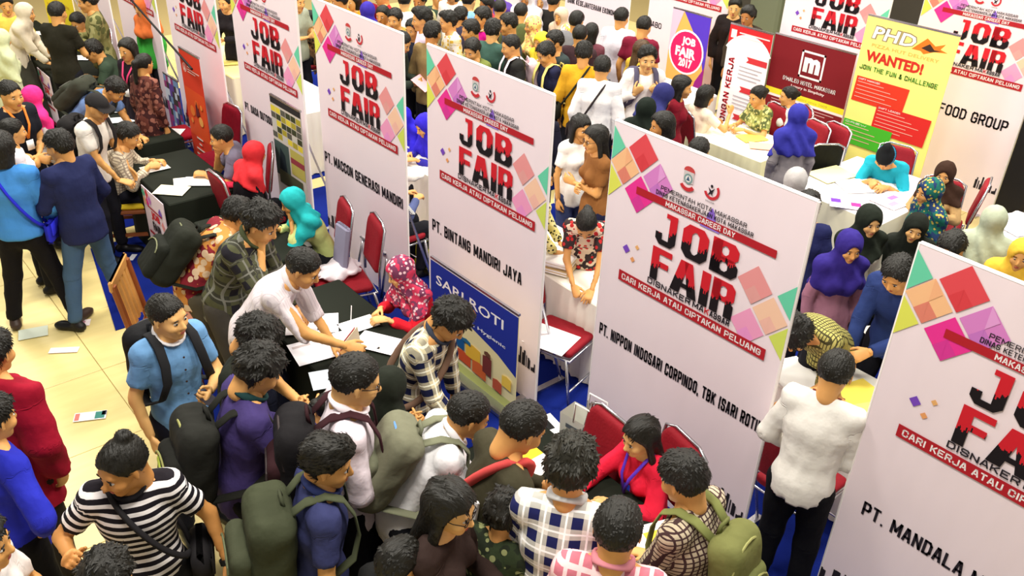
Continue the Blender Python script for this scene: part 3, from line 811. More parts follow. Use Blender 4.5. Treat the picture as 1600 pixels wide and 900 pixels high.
def sheet(name, p, size, rz, label, col=(244, 242, 238), cat_='paper', R=None, group=None, blocks=None, bend=0.0):
    """a sheet with printed patches (flat print) lying at p"""
    nx = 6; m = MB(); w_, h_ = size
    V = []; F = []
    for i in range(nx + 1):
        for j in (0, 1): V.append(((i / nx - .5) * w_, (j - .5) * h_, bend * 4 * (i / nx - .5) ** 2))
    for i in range(nx): F.append((i * 2, i * 2 + 2, i * 2 + 3, i * 2 + 1))
    V2 = V + [(x, y, z - .0012) for x, y, z in V]; n = len(V); F2 = F + [tuple(n + k for k in reversed(f)) for f in F]
    F2 += [(0, 1, n + 1, n), (n - 1, n - 2, 2 * n - 2, 2 * n - 1)]
    F2 += [(i * 2, n + i * 2, n + i * 2 + 2, i * 2 + 2) for i in range(nx)] + [(i * 2 + 3, n + i * 2 + 3, n + i * 2 + 1, i * 2 + 1) for i in range(nx)]
    m.add(V2, F2, 0); mats = [plain('sheet', col, .75)]
    for (cx, cy, bw, bh, c) in (blocks or []):
        mats.append(plain('print_ink', c, .7)); k = len(mats) - 1; z = bend * 4 * cx ** 2 + .0012
        m.add([((cx - bw / 2) * w_, (cy - bh / 2) * h_, z), ((cx + bw / 2) * w_, (cy - bh / 2) * h_, z), ((cx + bw / 2) * w_, (cy + bh / 2) * h_, z), ((cx - bw / 2) * w_, (cy + bh / 2) * h_, z)], [(0, 1, 2, 3)], k)
    o = m.build(name, mats); tag(o, label, cat_, group)
    mw = Matrix.Translation(Vector(p)) @ Matrix.Rotation(rz, 4, 'Z')
    if R is not None: mw = mw @ R
    o.matrix_world = mw
    return o

# ------------------------------------------------------------------ the hall
def floor_mat():
    t = NT('floor_planks', 0.35, 0.5); a = t.coord(); c = s2l((214, 200, 146))
    mp = t.n('ShaderNodeMapping'); mp.inputs['Scale'].default_value = (1.2, 7, 1); t.l(a, mp.inputs[0])
    n1 = t.noise(mp.outputs[0], 2.0, 4); n2 = t.noise(a, 0.9, 2)
    c1 = t.mix(n1, s2l((206, 184, 112)), s2l((232, 214, 146))); c2 = t.mix(t.math('MULTIPLY', n2, .5), c1, s2l((226, 208, 150)))
    t.col(c2); t.bump(n1, .08, .003); return t.m
def carpet_mat():
    t = NT('blue_carpet', 0.95, 0.05); a = t.coord(); n = t.noise(a, 2.0, 3); n2 = t.noise(a, 160, 2)
    t.col(t.mix(n, s2l((12, 24, 98)), s2l((26, 44, 128)))); t.bump(n2, .5, .004); return t.m
FM = floor_mat(); CM = carpet_mat()
fl = MB(); fl.box((7, 9, -.06), (30, 34, .1)); floor = fl.build('floor', plain('floor_joint', (166, 146, 96), .7)); floor['kind'] = 'structure'
tile_me = None
m = MB(); m.box((0, 0, 0), (.895, .895, .014), 0, bev=.002); t0 = m.build('floor_tile', FM); tile_me = t0.data; bpy.data.objects.remove(t0)
for i in range(4):
    for j in range(17):
        o = link('floor_tile', tile_me, floor); o.location = (-.85 + .9 * i - .12, .45 + .9 * j, -.007)
stuff = MB()
for i in range(4, 16):
    for j in range(17): stuff.box((-.97 + .9 * i, .45 + .9 * j, -.007), (.895, .895, .014))
o = stuff.build('floor_tiling', FM, floor); o['kind'] = 'stuff'
def carpet(x0, x1, y0, y1, label, skew=0):
    m = MB(); V = [(x0, y0, 0), (x1, y0, 0), (x1, y1, 0), (x0 + skew, y1, 0)]
    m.add(V + [(x, y, .007) for x, y, z in V], [(3, 2, 1, 0), (4, 5, 6, 7), (0, 1, 5, 4), (1, 2, 6, 5), (2, 3, 7, 6), (3, 0, 4, 7)])
    o = m.build('carpet', CM); tag(o, label, 'carpet')
carpet(1.42, 9.2, .3, 6.5, 'blue carpet strip under the nearest booths and the fallen chair legs', .25)
carpet(1.55, 9.2, 6.78, 8.35, 'blue carpet strip beside the jeans man and under the yellow seat', .3)
carpet(2.0, 9.2, 8.6, 12.5, 'blue carpet strip farthest up the left row of booths')
# walls and pillar far behind
def struct(name, c, d, mat):
    m = MB(); m.box(c, d, 0); o = m.build(name, mat); o['kind'] = 'structure'; return o
WM = plain('wall_paint', (70, 66, 58), .8, bump=.1)
struct('wall_right', (16.0, 9, 3), (.2, 34, 6), WM); struct('wall_far', (7, 24, 3), (30, .2, 6), WM)
m = MB(); m.box((12.1, 8.0, 3), (.7, .55, 6), bev=.04); o = m.build('pillar', plain('pillar_paint', (104, 112, 92), .6)); o['kind'] = 'structure'

# ------------------------------------------------------------------ prints on banners
_txt = {}
def txt(s_, bold=.0):
    k = (s_, bold)
    if k not in _txt:
        cu = bpy.data.curves.new('lettering', 'FONT'); cu.body = s_; cu.offset = bold; cu.resolution_u = 2; cu.fill_mode = 'FRONT'
        o = bpy.data.objects.new('lettering', cu); C.objects.link(o); dg = bpy.context.evaluated_depsgraph_get(); dg.update()
        me = bpy.data.meshes.new_from_object(o.evaluated_get(dg))
        V = np.array([v.co[:] for v in me.vertices]) if len(me.vertices) else np.zeros((0, 3)); F = [tuple(p.vertices) for p in me.polygons]
        bpy.data.objects.remove(o); bpy.data.meshes.remove(me)
        if len(V): V[:, :2] -= V[:, :2].min(0); V[:, :2] /= V[:, :2].max(0)
        _txt[k] = (V, F)
    return _txt[k]
ST = {'A': ((0, 0, .38, 1, .62, 1, 1, 0), (.2, .28, .8, .28)), 'B': ((.7, .52, 0, .52, 0, 1, .75, 1, .95, .88, .95, .64, .7, .52, 1, .4, 1, .12, .78, 0, 0, 0, 0, .52),), 'C': ((1, .7, 1, .85, .8, 1, .2, 1, 0, .85, 0, .15, .2, 0, .8, 0, 1, .15, 1, .3),),
 'D': ((0, 0, 0, 1, .7, 1, 1, .8, 1, .2, .7, 0, 0, 0),), 'E': ((1, 0, 0, 0, 0, 1, 1, 1), (0, .52, .8, .52)), 'F': ((0, 0, 0, 1, 1, 1), (0, .52, .8, .52)), 'G': ((1, .72, 1, .85, .8, 1, .2, 1, 0, .85, 0, .15, .2, 0, .8, 0, 1, .15, 1, .46, .55, .46),),
 'H': ((0, 0, 0, 1), (1, 0, 1, 1), (0, .5, 1, .5)), 'I': ((.5, 0, .5, 1),), 'J': ((0, .3, 0, .15, .2, 0, .8, 0, 1, .15, 1, 1),), 'K': ((0, 0, 0, 1), (1, 1, .1, .42), (.35, .6, 1, 0)), 'L': ((0, 1, 0, 0, 1, 0),), 'M': ((0, 0, 0, 1, .5, .25, 1, 1, 1, 0),), 'N': ((0, 0, 0, 1, 1, 0, 1, 1),),
 'O': ((.2, 0, 0, .15, 0, .85, .2, 1, .8, 1, 1, .85, 1, .15, .8, 0, .2, 0),), 'P': ((0, 0, 0, 1, .8, 1, 1, .86, 1, .56, .8, .42, 0, .42),), 'Q': ((.2, 0, 0, .15, 0, .85, .2, 1, .8, 1, 1, .85, 1, .15, .8, 0, .2, 0), (.6, .25, 1, 0)), 'R': ((0, 0, 0, 1, .8, 1, 1, .86, 1, .6, .8, .46, 0, .46), (.6, .46, 1, 0)),
 'S': ((1, .72, 1, .87, .8, 1, .2, 1, 0, .87, 0, .66, .2, .53, .8, .47, 1, .34, 1, .13, .8, 0, .2, 0, 0, .13, 0, .28),), 'T': ((.5, 0, .5, 1), (0, 1, 1, 1)), 'U': ((0, 1, 0, .15, .2, 0, .8, 0, 1, .15, 1, 1),), 'V': ((0, 1, .5, 0, 1, 1),), 'W': ((0, 1, .25, 0, .5, .75, .75, 0, 1, 1),), 'X': ((0, 0, 1, 1), (0, 1, 1, 0)), 'Y': ((0, 1, .5, .45, 1, 1), (.5, .45, .5, 0)),
 'Z': ((0, 1, 1, 1, 0, 0, 1, 0),), '.': ((.4, 0, .6, 0),), ',': ((.5, .05, .35, -.15),), '(': ((.8, 1.05, .4, .8, .4, .2, .8, -.05),), ')': ((.2, 1.05, .6, .8, .6, .2, .2, -.05),), '!': ((.5, 1, .5, .35), (.5, .05, .5, 0)), '&': ((1, 0, .2, .8, .35, 1, .6, 1, .7, .8, .05, .3, .05, .1, .3, 0, .6, 0, 1, .4),), "'": ((.5, 1, .5, .75),),
 '2': ((0, .8, .2, 1, .8, 1, 1, .8, 1, .6, 0, 0, 1, 0),), '0': ((.2, 0, 0, .15, 0, .85, .2, 1, .8, 1, 1, .85, 1, .15, .8, 0, .2, 0),), '1': ((.2, .8, .6, 1, .6, 0),), '7': ((0, 1, 1, 1, .4, 0),), '-': ((.1, .5, .9, .5),)}
SW = {'I': .3, '.': .34, ',': .34, '(': .5, ')': .5, ' ': .5, 'M': 1.25, 'W': 1.3, "'": .3, '!': .3}
class Print:
    """flat print laid on a panel: local x to the right, z up, facing -y"""
    def __init__(s): s.mb = MB(); s.mats = []; s.layer = 0
    def mat(s, c):
        m = c if not isinstance(c, tuple) else plain('print_ink', c, .75)
        if m not in s.mats: s.mats.append(m)
        return s.mats.index(m)
    def y(s): s.layer += 1; return -.0006 * s.layer
    def poly(s, pts, c, y=None):
        y = s.y() if y is None else y
        a = sum(pts[i][0] * pts[(i + 1) % len(pts)][1] - pts[(i + 1) % len(pts)][0] * pts[i][1] for i in range(len(pts)))
        if a < 0: pts = pts[::-1]
        s.mb.add([(p[0], y, p[1]) for p in pts], [tuple(range(len(pts)))], s.mat(c)); return s
    def rect(s, x0, z0, x1, z1, c, y=None): return s.poly([(x0, z0), (x1, z0), (x1, z1), (x0, z1)], c, y)
    def circ(s, x, z, r, c, n=28, rz=None): return s.poly([(x + r * math.cos(2 * math.pi * i / n), z + (rz or r) * math.sin(2 * math.pi * i / n)) for i in range(n)], c)
    def arc(s, x, z, r0, r1, a0, a1, c, n=14):
        y = s.y()
        for i in range(n):
            p, q = [math.radians(a0 + (a1 - a0) * (i + k) / n) for k in (0, 1)]
            s.poly([(x + r0 * math.cos(p), z + r0 * math.sin(p)), (x + r1 * math.cos(p), z + r1 * math.sin(p)), (x + r1 * math.cos(q), z + r1 * math.sin(q)), (x + r0 * math.cos(q), z + r0 * math.sin(q))], c, y)
        return s
    def text(s, t, x0, z0, w_, h_, c, bold=.0, rot=0, sh=0):
        V, F = txt(t, bold); y = s.y(); P = []
        ca, sa = math.cos(math.radians(rot)), math.sin(math.radians(rot))
        for v in V:
            a, b = v[0] * w_ + sh * v[1] * h_, v[1] * h_; P.append((x0 + a * ca - b * sa, y, z0 + a * sa + b * ca))
        s.mb.add(P, F, s.mat(c)); return s
    def cond(s, t, x0, z0, w_, h_, c, th=.17, rot=0, slant=0, only=None):
        """condensed bold capitals drawn as strokes, fitted to w_ x h_"""
        tot = sum(SW.get(ch, 1.0) + .17 for ch in t) - .17; u = w_ / tot; T = h_ * th; tx = min(T, u * .38); y = s.y(); ca, sa = math.cos(math.radians(rot)), math.sin(math.radians(rot)); x = 0
        def put(pts): s.poly([(x0 + (a + slant * b) * ca - b * sa, z0 + (a + slant * b) * sa + b * ca) for a, b in pts], c, y)
        for n_, ch in enumerate(t):
            cw = SW.get(ch, 1.0) * u
            for pl in (ST.get(ch, ()) if only is None or only[0] <= n_ < only[1] else ()):
                P = [(x + tx / 2 + pl[i] * (cw - tx), T / 2 + pl[i + 1] * (h_ - T)) for i in range(0, len(pl), 2)]
                for (a, b), (c_, d) in zip(P[:-1], P[1:]):
                    L = math.hypot(c_ - a, d - b) or 1; k = abs(c_ - a) / L; wd = (tx * (1 - k) + T * k) / 2; dx, dz = (c_ - a) / L, (d - b) / L; e = wd * .75
                    put([(a - dx * e - dz * wd, b - dz * e + dx * wd), (a - dx * e + dz * wd, b - dz * e - dx * wd), (c_ + dx * e + dz * wd, d + dz * e - dx * wd), (c_ + dx * e - dz * wd, d + dz * e + dx * wd)])
            x += cw + .17 * u
        return s
    def strokes(s, quads, c):
        y = s.y()
        for q in quads: s.poly(q, c, y)
        return s
    def build(s, name, parent, y=0.0):
        o = s.mb.build(name, s.mats, parent); o.location = (0, y, 0); return o
def ringq(x0, z0, x1, z1, tx, tz, ch):
    def oct_(a, b, c, d, k): return [(a + k, b), (c - k, b), (c, b + k), (c, d - k), (c - k, d), (a + k, d), (a, d - k), (a, b + k)]
    O = oct_(x0, z0, x1, z1, ch); I = oct_(x0 + tx, z0 + tz, x1 - tx, z1 - tz, ch * .45); return [[O[i], O[(i + 1) % 8], I[(i + 1) % 8], I[i]] for i in range(8)]
def R_(a, b, c, d): return [(a, b), (c, b), (c, d), (a, d)]
def glyph(ch, x, z, w_, h_):
    t = w_ * .36; tz = h_ * .17; k = w_ * .22
    if ch == 'O': return ringq(x, z, x + w_, z + h_, t, tz, k)
    if ch == 'J': return [R_(x + w_ - t, z + k, x + w_, z + h_), [(x, z + k), (x + k, z), (x + w_ - k, z), (x + w_, z + k), (x + w_, z + tz), (x, z + tz)], R_(x, z + tz * .9, x + t * .9, z + h_ * .36), R_(x + w_ * .45, z + h_ - tz * .8, x + w_ - t, z + h_)]
    if ch == 'B': return ringq(x, z, x + w_, z + h_ * .54, t, tz * .8, k * .8) + ringq(x, z + h_ * .46, x + w_ * .97, z + h_, t, tz * .8, k * .8) + [R_(x, z, x + t, z + h_)]
    if ch == 'F': return [R_(x, z, x + t * 1.05, z + h_), R_(x, z + h_ - tz, x + w_, z + h_), R_(x, z + h_ * .44, x + w_ * .88, z + h_ * .44 + tz)]
    if ch == 'A': return [[(x, z), (x + t * .95, z), (x + w_ * .58, z + h_), (x + w_ * .28, z + h_)], [(x + w_ - t * .95, z), (x + w_, z), (x + w_ * .72, z + h_), (x + w_ * .42, z + h_)], R_(x + w_ * .2, z + h_ * .2, x + w_ * .8, z + h_ * .2 + tz * .8)]
    if ch == 'I': return [R_(x, z, x + w_, z + h_)]
    if ch == 'R': return ringq(x, z + h_ * .42, x + w_, z + h_, t, tz * .85, k * .8) + [R_(x, z, x + t, z + h_), [(x + w_ - t, z), (x + w_, z), (x + w_, z + h_ * .4), (x + w_ - k, z + h_ * .5), (x + w_ - t, z + h_ * .5)]]
def skyline_mat():
    """red print turning black below a city skyline"""
    t = NT('two_tone_print', .75, .25); a = t.coord('Object'); sp = t.n('ShaderNodeSeparateXYZ'); t.l(a, sp.inputs[0])
    def wn(sc, amp):
        w_ = t.n('ShaderNodeTexWhiteNoise', noise_dimensions='1D'); t.l(t.math('FLOOR', t.math('MULTIPLY', sp.outputs[0], sc)), w_.inputs['W']); return t.math('MULTIPLY', w_.outputs['Value'], amp)
    edge = t.math('ADD', wn(55, .045), wn(140, .03))
    def low(z0, z1): return t.math('MULTIPLY', t.math('LESS_THAN', sp.outputs[2], t.math('ADD', edge, z0)), t.math('GREATER_THAN', sp.outputs[2], z1))
    f = t.math('MAXIMUM', low(1.868, 1.80), low(1.632, 1.5))
    t.col(t.mix(f, s2l((206, 30, 44)), s2l((22, 14, 20)))); return t.m
SKY_M = skyline_mat(); RED = (176, 26, 38); INK = (34, 28, 36)
def banner_cloth_mat():
    t = NT('banner_fabric', .75, .2); a = t.coord(); t.col(s2l((240, 224, 230)))
    mp = t.n('ShaderNodeMapping'); mp.inputs['Scale'].default_value = (3, 3, .7); t.l(a, mp.inputs[0]); t.bump(t.noise(mp.outputs[0], 1.6, 2), .35, .03); return t.m
BAN = banner_cloth_mat(); BW, BH = 1.36, 2.43
def art_parts():
    """meshes of the standard print, shared by all the tall banners"""
    out = []
    def dia(cx, cz, cols, half=None, clip=None, r=.113):
        P = Print(); T, Rr, B_, L = (cx, cz + r * 1.04), (cx + r, cz), (cx, cz - r * 1.04), (cx - r, cz)
        if half == 'R': P.poly([T, Rr, B_], cols[0])
        elif half == 'L': P.poly([T, B_, L], cols[0])
        else:
            P.poly([T, Rr, B_, L], cols[0])
            if len(cols) > 1: P.poly([(cx, cz), B_, (cx + r * .5, cz - r * .52), ], cols[1]); P.poly([(cx - r * .5, cz - r * .52), B_, (cx, cz)], cols[1])
            if len(cols) > 2: P.poly([T, (cx + r * .45, cz + r * .5), (cx, cz)], cols[2])
        out.append(('printed_diamond', P))
    dia(.0, 2.30, [(104, 206, 168)], 'R', r=.1); dia(.24, 2.308, [(222, 74, 82), (214, 62, 70)]); dia(.112, 2.186, [(244, 190, 140), (222, 130, 110), (240, 178, 132)])
    dia(.0, 2.06, [(222, 226, 92)], 'R', r=.1); dia(.372, 2.172, [(214, 130, 200), (196, 116, 196), (224, 156, 214)]); dia(.242, 2.05, [(232, 50, 148), (214, 54, 150)])
    dia(1.36, 1.853, [(104, 206, 168)], 'L', r=.1); dia(1.115, 1.85, [(230, 150, 150), (226, 160, 156)]); dia(1.24, 1.718, [(244, 200, 170), (240, 186, 170)])
    dia(1.36, 1.6, [(206, 220, 96)], 'L', r=.1); dia(1.115, 1.59, [(238, 158, 196), (234, 150, 206)])
    for x, z, r, c in ((.194, 1.672, .03, (120, 70, 190)), (.278, 1.715, .017, (232, 176, 110)), (.252, 1.622, .019, (232, 160, 100))): dia(x, z, [c], r=r)
    P = Print()
    P.poly([(.77 - .03, 2.07), (.77 + .03, 2.07), (.80, 2.12), (.77, 2.17), (.74, 2.12)], (134, 96, 200)); P.poly([(.70, 2.04), (.84, 2.04), (.77, 2.13)], (150, 116, 214)); out.append(('printed_star', P)); P = Print()
    P.cond('PEMERINTAH KOTA MAKASSAR', .40, 2.143, .60, .027, INK, .15); P.cond('DINAS KETENAGAKERJAAN KOTA MAKASSAR', .37, 2.108, .68, .027, INK, .16)
    out.append(('office_lettering', P)); P = Print()
    P.cond('DISNAKER', .39, 1.530, .335, .040, INK, .19); P.cond('MA', .742, 1.530, .082, .040, INK, .19); P.cond('K', .830, 1.530, .032, .040, (206, 30, 44), .19); P.cond('ASSAR', .868, 1.530, .14, .040, INK, .19)
    out.append(('city_lettering', P))
    P = Print(); P.rect(.222, 2.052, 1.205, 2.098, RED); P.cond('MAKASSAR CAREER DAY', .45, 2.059, .49, .032, (250, 240, 240), .18); out.append(('title_bar', P))
    P = Print(); P.rect(.158, 1.443, 1.262, 1.516, RED); P.cond('CARI KERJA ATAU CIPTAKAN PELUANG', .185, 1.460, 1.05, .040, (250, 240, 240), .19); out.append(('slogan_bar', P))
    P = Print(); q = []
    for ch, x, w_ in (('J', .405, .15), ('O', .60, .185), ('B', .81, .185)): q += glyph(ch, x, 1.812, w_, .208)
    for ch, x, w_ in (('F', .40, .15), ('A', .56, .20), ('I', .775, .062), ('R', .855, .155)): q += glyph(ch, x, 1.572, w_, .215)
    P.strokes(q, SKY_M); out.append(('job_fair_lettering', P))
    P = Print()                                                    # round civic crest and the running figure emblem
    P.circ(.58, 2.318, .038, (196, 66, 66), 16, .026); P.rect(.545, 2.25, .615, 2.315, (206, 196, 196)); P.circ(.58, 2.272, .03, (120, 150, 150), 16); P.circ(.58, 2.272, .02, (226, 222, 220), 12); P.poly([(.567, 2.262), (.593, 2.262), (.58, 2.29)], (60, 90, 120))
    P.arc(.58, 2.262, .040, .062, 215, 325, (196, 44, 52)); out.append(('civic_crest', P))
    P = Print(); P.arc(.745, 2.262, .036, .053, 200, 400, (200, 46, 56)); P.circ(.742, 2.287, .009, INK, 8); P.poly([(.72, 2.278), (.742, 2.262), (.765, 2.282), (.75, 2.25), (.757, 2.232), (.742, 2.244), (.722, 2.23), (.733, 2.253)], INK); P.text('DISNAKER', .715, 2.193, .06, .009, INK); out.append(('figure_emblem', P))
    rnd = random.Random(3)
    for x0 in (.0, 1.1):
        x = x0; P = Print()
        while x < x0 + .24:
            w_ = rnd.uniform(.008, .02); P.rect(x, .30, x + w_, .30 + rnd.uniform(.02, .15), INK, -.0006); x += w_ + rnd.choice([0, 0, .01])
        out.append(('skyline_print', P))
    return out
_art = None
def job_banner(X, y0, label, name=None, nx=(.042, .977, 1.29, .08), w=BW):
    global _art
    root = empty('job_fair_banner', (X, y0, 0), -math.pi / 2, label, 'banner')
    if 'panel' not in _proto:
        V = []; F = []; nx_, nz = 14, 10
        for i in range(nx_ + 1):
            for j in range(nz + 1): V.append((BW * i / nx_, .0, BH * j / nz))
        for i in range(nx_):
            for j in range(nz): a = i * (nz + 1) + j; F.append((a, a + nz + 1, a + nz + 2, a + 1))
        m = MB(); m.add(V, F); n = len(V); m.add([(x, .018, z) for x, y, z in V], [tuple(reversed(f)) for f in F])
        o = m.build('fabric', BAN); _proto['panel'] = o.data; bpy.data.objects.remove(o)
        m = MB()
        for a, b in (((0, 0), (0, BH)), ((BW, 0), (BW, BH)), ((0, BH), (BW, BH)), ((0, 0), (BW, 0))):
            m.tube([(a[0], .009, a[1]), (b[0], .009, b[1])], .011, 6)
        o = m.build('frame', plain('white_frame', (246, 238, 236), .5)); _proto['frame'] = o.data; bpy.data.objects.remove(o)
        m = MB(); x = 0; m.box((x, .16, .012), (.05, .5, .024)); m.tube([(x, .38, .02), (x, .03, 1.1)], .011, 6)
        o = m.build('rear_brace', M_STEEL); _proto['brace'] = o.data; bpy.data.objects.remove(o)
        _art = []
        for nm, P in art_parts():
            o = P.build(nm, None, 0); _art.append((nm, o.data)); bpy.data.objects.remove(o)
    fab = link('fabric', _proto['panel'], root); link('frame', _proto['frame'], root); link('rear_brace', _proto['brace'], root).location.x = .12; link('rear_brace', _proto['brace'], root).location.x = BW - .12
    for i, (nm, me) in enumerate(_art): o = link(nm, me, fab); o.location = (0, -.003 - .0025 * (nm.endswith('lettering') or nm.endswith('bar')), 0)
    if name:
        i0 = 0
        for wd in name.split(' '):
            if wd: P = Print(); P.cond(name, nx[0], nx[1], nx[2], nx[3], INK, .16, only=(i0, i0 + len(wd))); P.build('company_lettering', fab, -.003)
            i0 += len(wd) + 1
    return root
AX = 3.68
job_banner(AX, 1.483, 'tall white banner lettered PT. MANDALA at the right edge, nearest of all', 'PT. MANDALA MULTIFINANCE', (.115, .885, 1.16, .09))
job_banner(AX, 3.369, 'tall white job fair banner lettered PT. NIPPON INDOSARI behind the long-haired woman in red', 'PT. NIPPON INDOSARI CORPINDO, TBK (SARI ROTI)', (.042, .975, 1.285, .088))
job_banner(AX, 5.27, 'tall white job fair banner lettered PT. BINTANG MANDIRI JAYA above the blue bread poster', 'PT. BINTANG MANDIRI JAYA', (.05, .96, 1.1, .1))
job_banner(AX, 6.95, 'tall white job fair banner lettered PT. MACCON GENERASI MANDIRI behind the red chairs', 'PT. MACCON GENERASI MANDIRI', (.03, .97, 1.28, .1))
job_banner(AX, 8.62, 'tall white job fair banner with grey photo poster standing before its lower half', 'PT. DASA OUTSOURCING', (.05, .985, .8, .085))
job_banner(AX, 10.40, 'tall white job fair banner behind the orange roll-up stand')
job_banner(AX, 12.15, 'tall white job fair banner next beyond the one with the orange roll-up')
job_banner(AX, 13.9, 'tall white banner beyond, half hidden behind the woman in black and maroon')
job_banner(AX, 15.65, 'tall white banner farthest up the left row, beside the camouflage shirt')
BX = 9.92
job_banner(BX, 4.72, 'tall white job fair banner lettered FOOD GROUP at the upper right', 'A FOOD GROUP', (.35, .99, .9, .12))
job_banner(BX, 6.45, 'tall white job fair banner above the maroon hotel poster')
job_banner(BX, 8.66, 'tall white job fair banner behind the round pink logo roll-up', ' ABO', (.05, 1.0, .22, .08))
job_banner(BX, 10.4, 'tall white banner lettered BANK KESEJAHTERAAN in the back row', 'BANK KESEJAHTERAAN EKONOMI', (.05, .99, 1.05, .08))
job_banner(BX, 12.2, 'tall white banner in the back row behind the violet hair scarf')
job_banner(BX, 2.75, 'tall white banner at the right edge beyond the black partition')

# ------------------------------------------------------------------ roll-up stands and posters
def rollup(X, y0, w_, h_, label, P, base=(240, 240, 240), z0=.03, lean=0.0, stand=True, cat_='banner'):
    root = empty('roll_up_banner', (X, y0, 0), -math.pi / 2 + lean, label, cat_)
    m = MB(); m.box((w_ / 2, .004, z0 + h_ / 2), (w_, .006, h_)); m.build('print_sheet', plain('roll_up_sheet', base, .6), root)
    if stand:
        m = MB(); m.box((w_ / 2, .01, .03), (w_ + .04, .2, .05), bev=.012); m.build('base', M_STEEL, root)
        m = MB(); m.tube([(w_ / 2, .03, .04), (w_ / 2, .03, z0 + h_)], .011, 8); m.build('pole', M_STEEL, root)
    m = MB(); m.box((w_ / 2, .006, z0 + h_ + .006), (w_, .02, .018)); m.build('top_rail', M_STEEL, root)
    o = P.build('printed_artwork', root, .0); o.location = (0, 0, z0)
    return root
# orange stand (left row)
a = onx(279, 78, 3.38); w_ = .52; hh = a[2]
P = Print(); P.rect(.0, 0, w_, hh, (222, 62, 34)); P.rect(.0, hh * .35, w_, hh * .72, (232, 84, 34)); P.circ(.10, hh * .87, .05, (244, 200, 190)); P.circ(.10, hh * .87, .038, (222, 62, 34)); P.poly([(.075, hh * .85), (.125, hh * .85), (.1, hh * .9)], (246, 220, 210))
for k, (x, ww) in enumerate(((.18, .1), (.18, .3), (.18, .2))): P.rect(x, hh * (.885 - .018 * k), x + ww, hh * (.893 - .018 * k), (244, 214, 200))
for x, z, r, c in ((.16, .55, .06, (244, 130, 50)), (.30, .62, .05, (240, 110, 40)), (.36, .5, .055, (250, 180, 90)), (.12, .47, .03, (246, 150, 70)), (.42, .62, .03, (246, 150, 60))): P.circ(x, hh * z, r, c, 14)
P.poly([(.25, hh * .52), (.36, hh * .55), (.33, hh * .60), (.27, hh * .62)], (110, 34, 40)); P.poly([(.28, hh * .60), (.32, hh * .60), (.30, hh * .65)], (90, 30, 40))
for k, ww in enumerate((.16, .07, .24, .26, .12)): P.rect(.26 - ww / 2, hh * (.34 - .045 * k), .26 + ww / 2, hh * (.354 - .045 * k), (250, 226, 214))
rollup(3.38, a[1], w_, hh, 'orange roll-up stand with a white round emblem at the left row', P, (222, 62, 34))
# grey photo poster
a = onx(421, 148, 3.5); b = onx(469, 180, 3.5); w_ = a[1] - b[1]; hh = a[2] - .03
P = Print(); P.rect(0, 0, w_, hh, (206, 200, 190)); P.rect(0, hh * .955, w_, hh, (40, 38, 40))
rnd = random.Random(5)
for i in range(6):
    for j in range(5): P.rect(w_ * i / 6, hh * (.72 + .045 * j), w_ * (i + .92) / 6, hh * (.76 + .045 * j), rnd.choice([(222, 206, 60), (60, 66, 40), (200, 200, 190), (170, 160, 50), (90, 90, 80)]), -.0012)
P.rect(0, hh * .45, w_ * .5, hh * .7, (70, 88, 84)); P.poly([(w_ * .1, hh * .45), (w_ * .4, hh * .45), (w_ * .35, hh * .62), (w_ * .2, hh * .66)], (30, 44, 52)); P.rect(w_ * .55, hh * .52, w_, hh * .7, (188, 180, 90)); P.rect(w_ * .55, hh * .6, w_, hh * .64, (150, 60, 70)); P.rect(w_ * .1, hh * .4, w_ * .9, hh * .5, (80, 84, 60))
P.text('Alfalah', w_ * .25, hh * .23, w_ * .5, hh * .045, (226, 200, 50), .02)
rollup(3.5, a[1], w_, hh, 'grey poster stand with yellow photographs in front of a tall white banner', P, (206, 200, 190))
# blue bread poster
a = onx(673, 402, 3.45); w_ = a[1] - onx(812, 470, 3.45)[1]; hh = a[2] - .03
P = Print(); P.rect(0, 0, w_, hh, (238, 226, 170)); P.rect(0, 0, w_, hh * .12, (200, 206, 120))
P.poly([(0, hh * .46), (w_ * .2, hh * .56), (w_ * .5, hh * .58), (w_ * .8, hh * .50), (w_, hh * .40), (w_, hh), (0, hh)], (30, 48, 152)); P.rect(0, hh * .985, w_, hh, (240, 240, 250))
P.text('SARI ROTI', w_ * .07, hh * .775, w_ * .78, hh * .095, (250, 250, 250), .012); P.circ(w_ * .52, hh * .735, .032, (234, 150, 60)); P.circ(w_ * .52, hh * .735, .02, (250, 200, 100))
P.text('Healthy, Hygienic', w_ * .24, hh * .60, w_ * .64, hh * .042, (236, 240, 250), .02)
for x, z, ww, h2, c in ((.1, .27, .16, .1, (232, 180, 60)), (.28, .3, .14, .12, (20, 90, 150)), (.30, .17, .2, .1, (214, 84, 40)), (.44, .27, .17, .13, (240, 190, 60)), (.52, .15, .16, .12, (222, 106, 50)), (.64, .23, .1, .17, (120, 50, 46)), (.76, .14, .1, .1, (200, 90, 60)), (.86, .24, .1, .1, (246, 206, 80)), (.08, .12, .16, .1, (230, 150, 80)), (.40, .4, .1, .025, (40, 110, 150)), (.66, .42, .07, .03, (110, 70, 50))):
    P.poly([(w_ * x, hh * z), (w_ * (x + ww), hh * (z - .01)), (w_ * (x + ww), hh * (z + h2)), (w_ * (x + ww * .5), hh * (z + h2 + .015)), (w_ * x, hh * (z + h2))], c)
rollup(3.45, a[1], w_, hh, 'blue and cream bread poster lettered SARI ROTI behind the plaid man', P, (238, 226, 170))
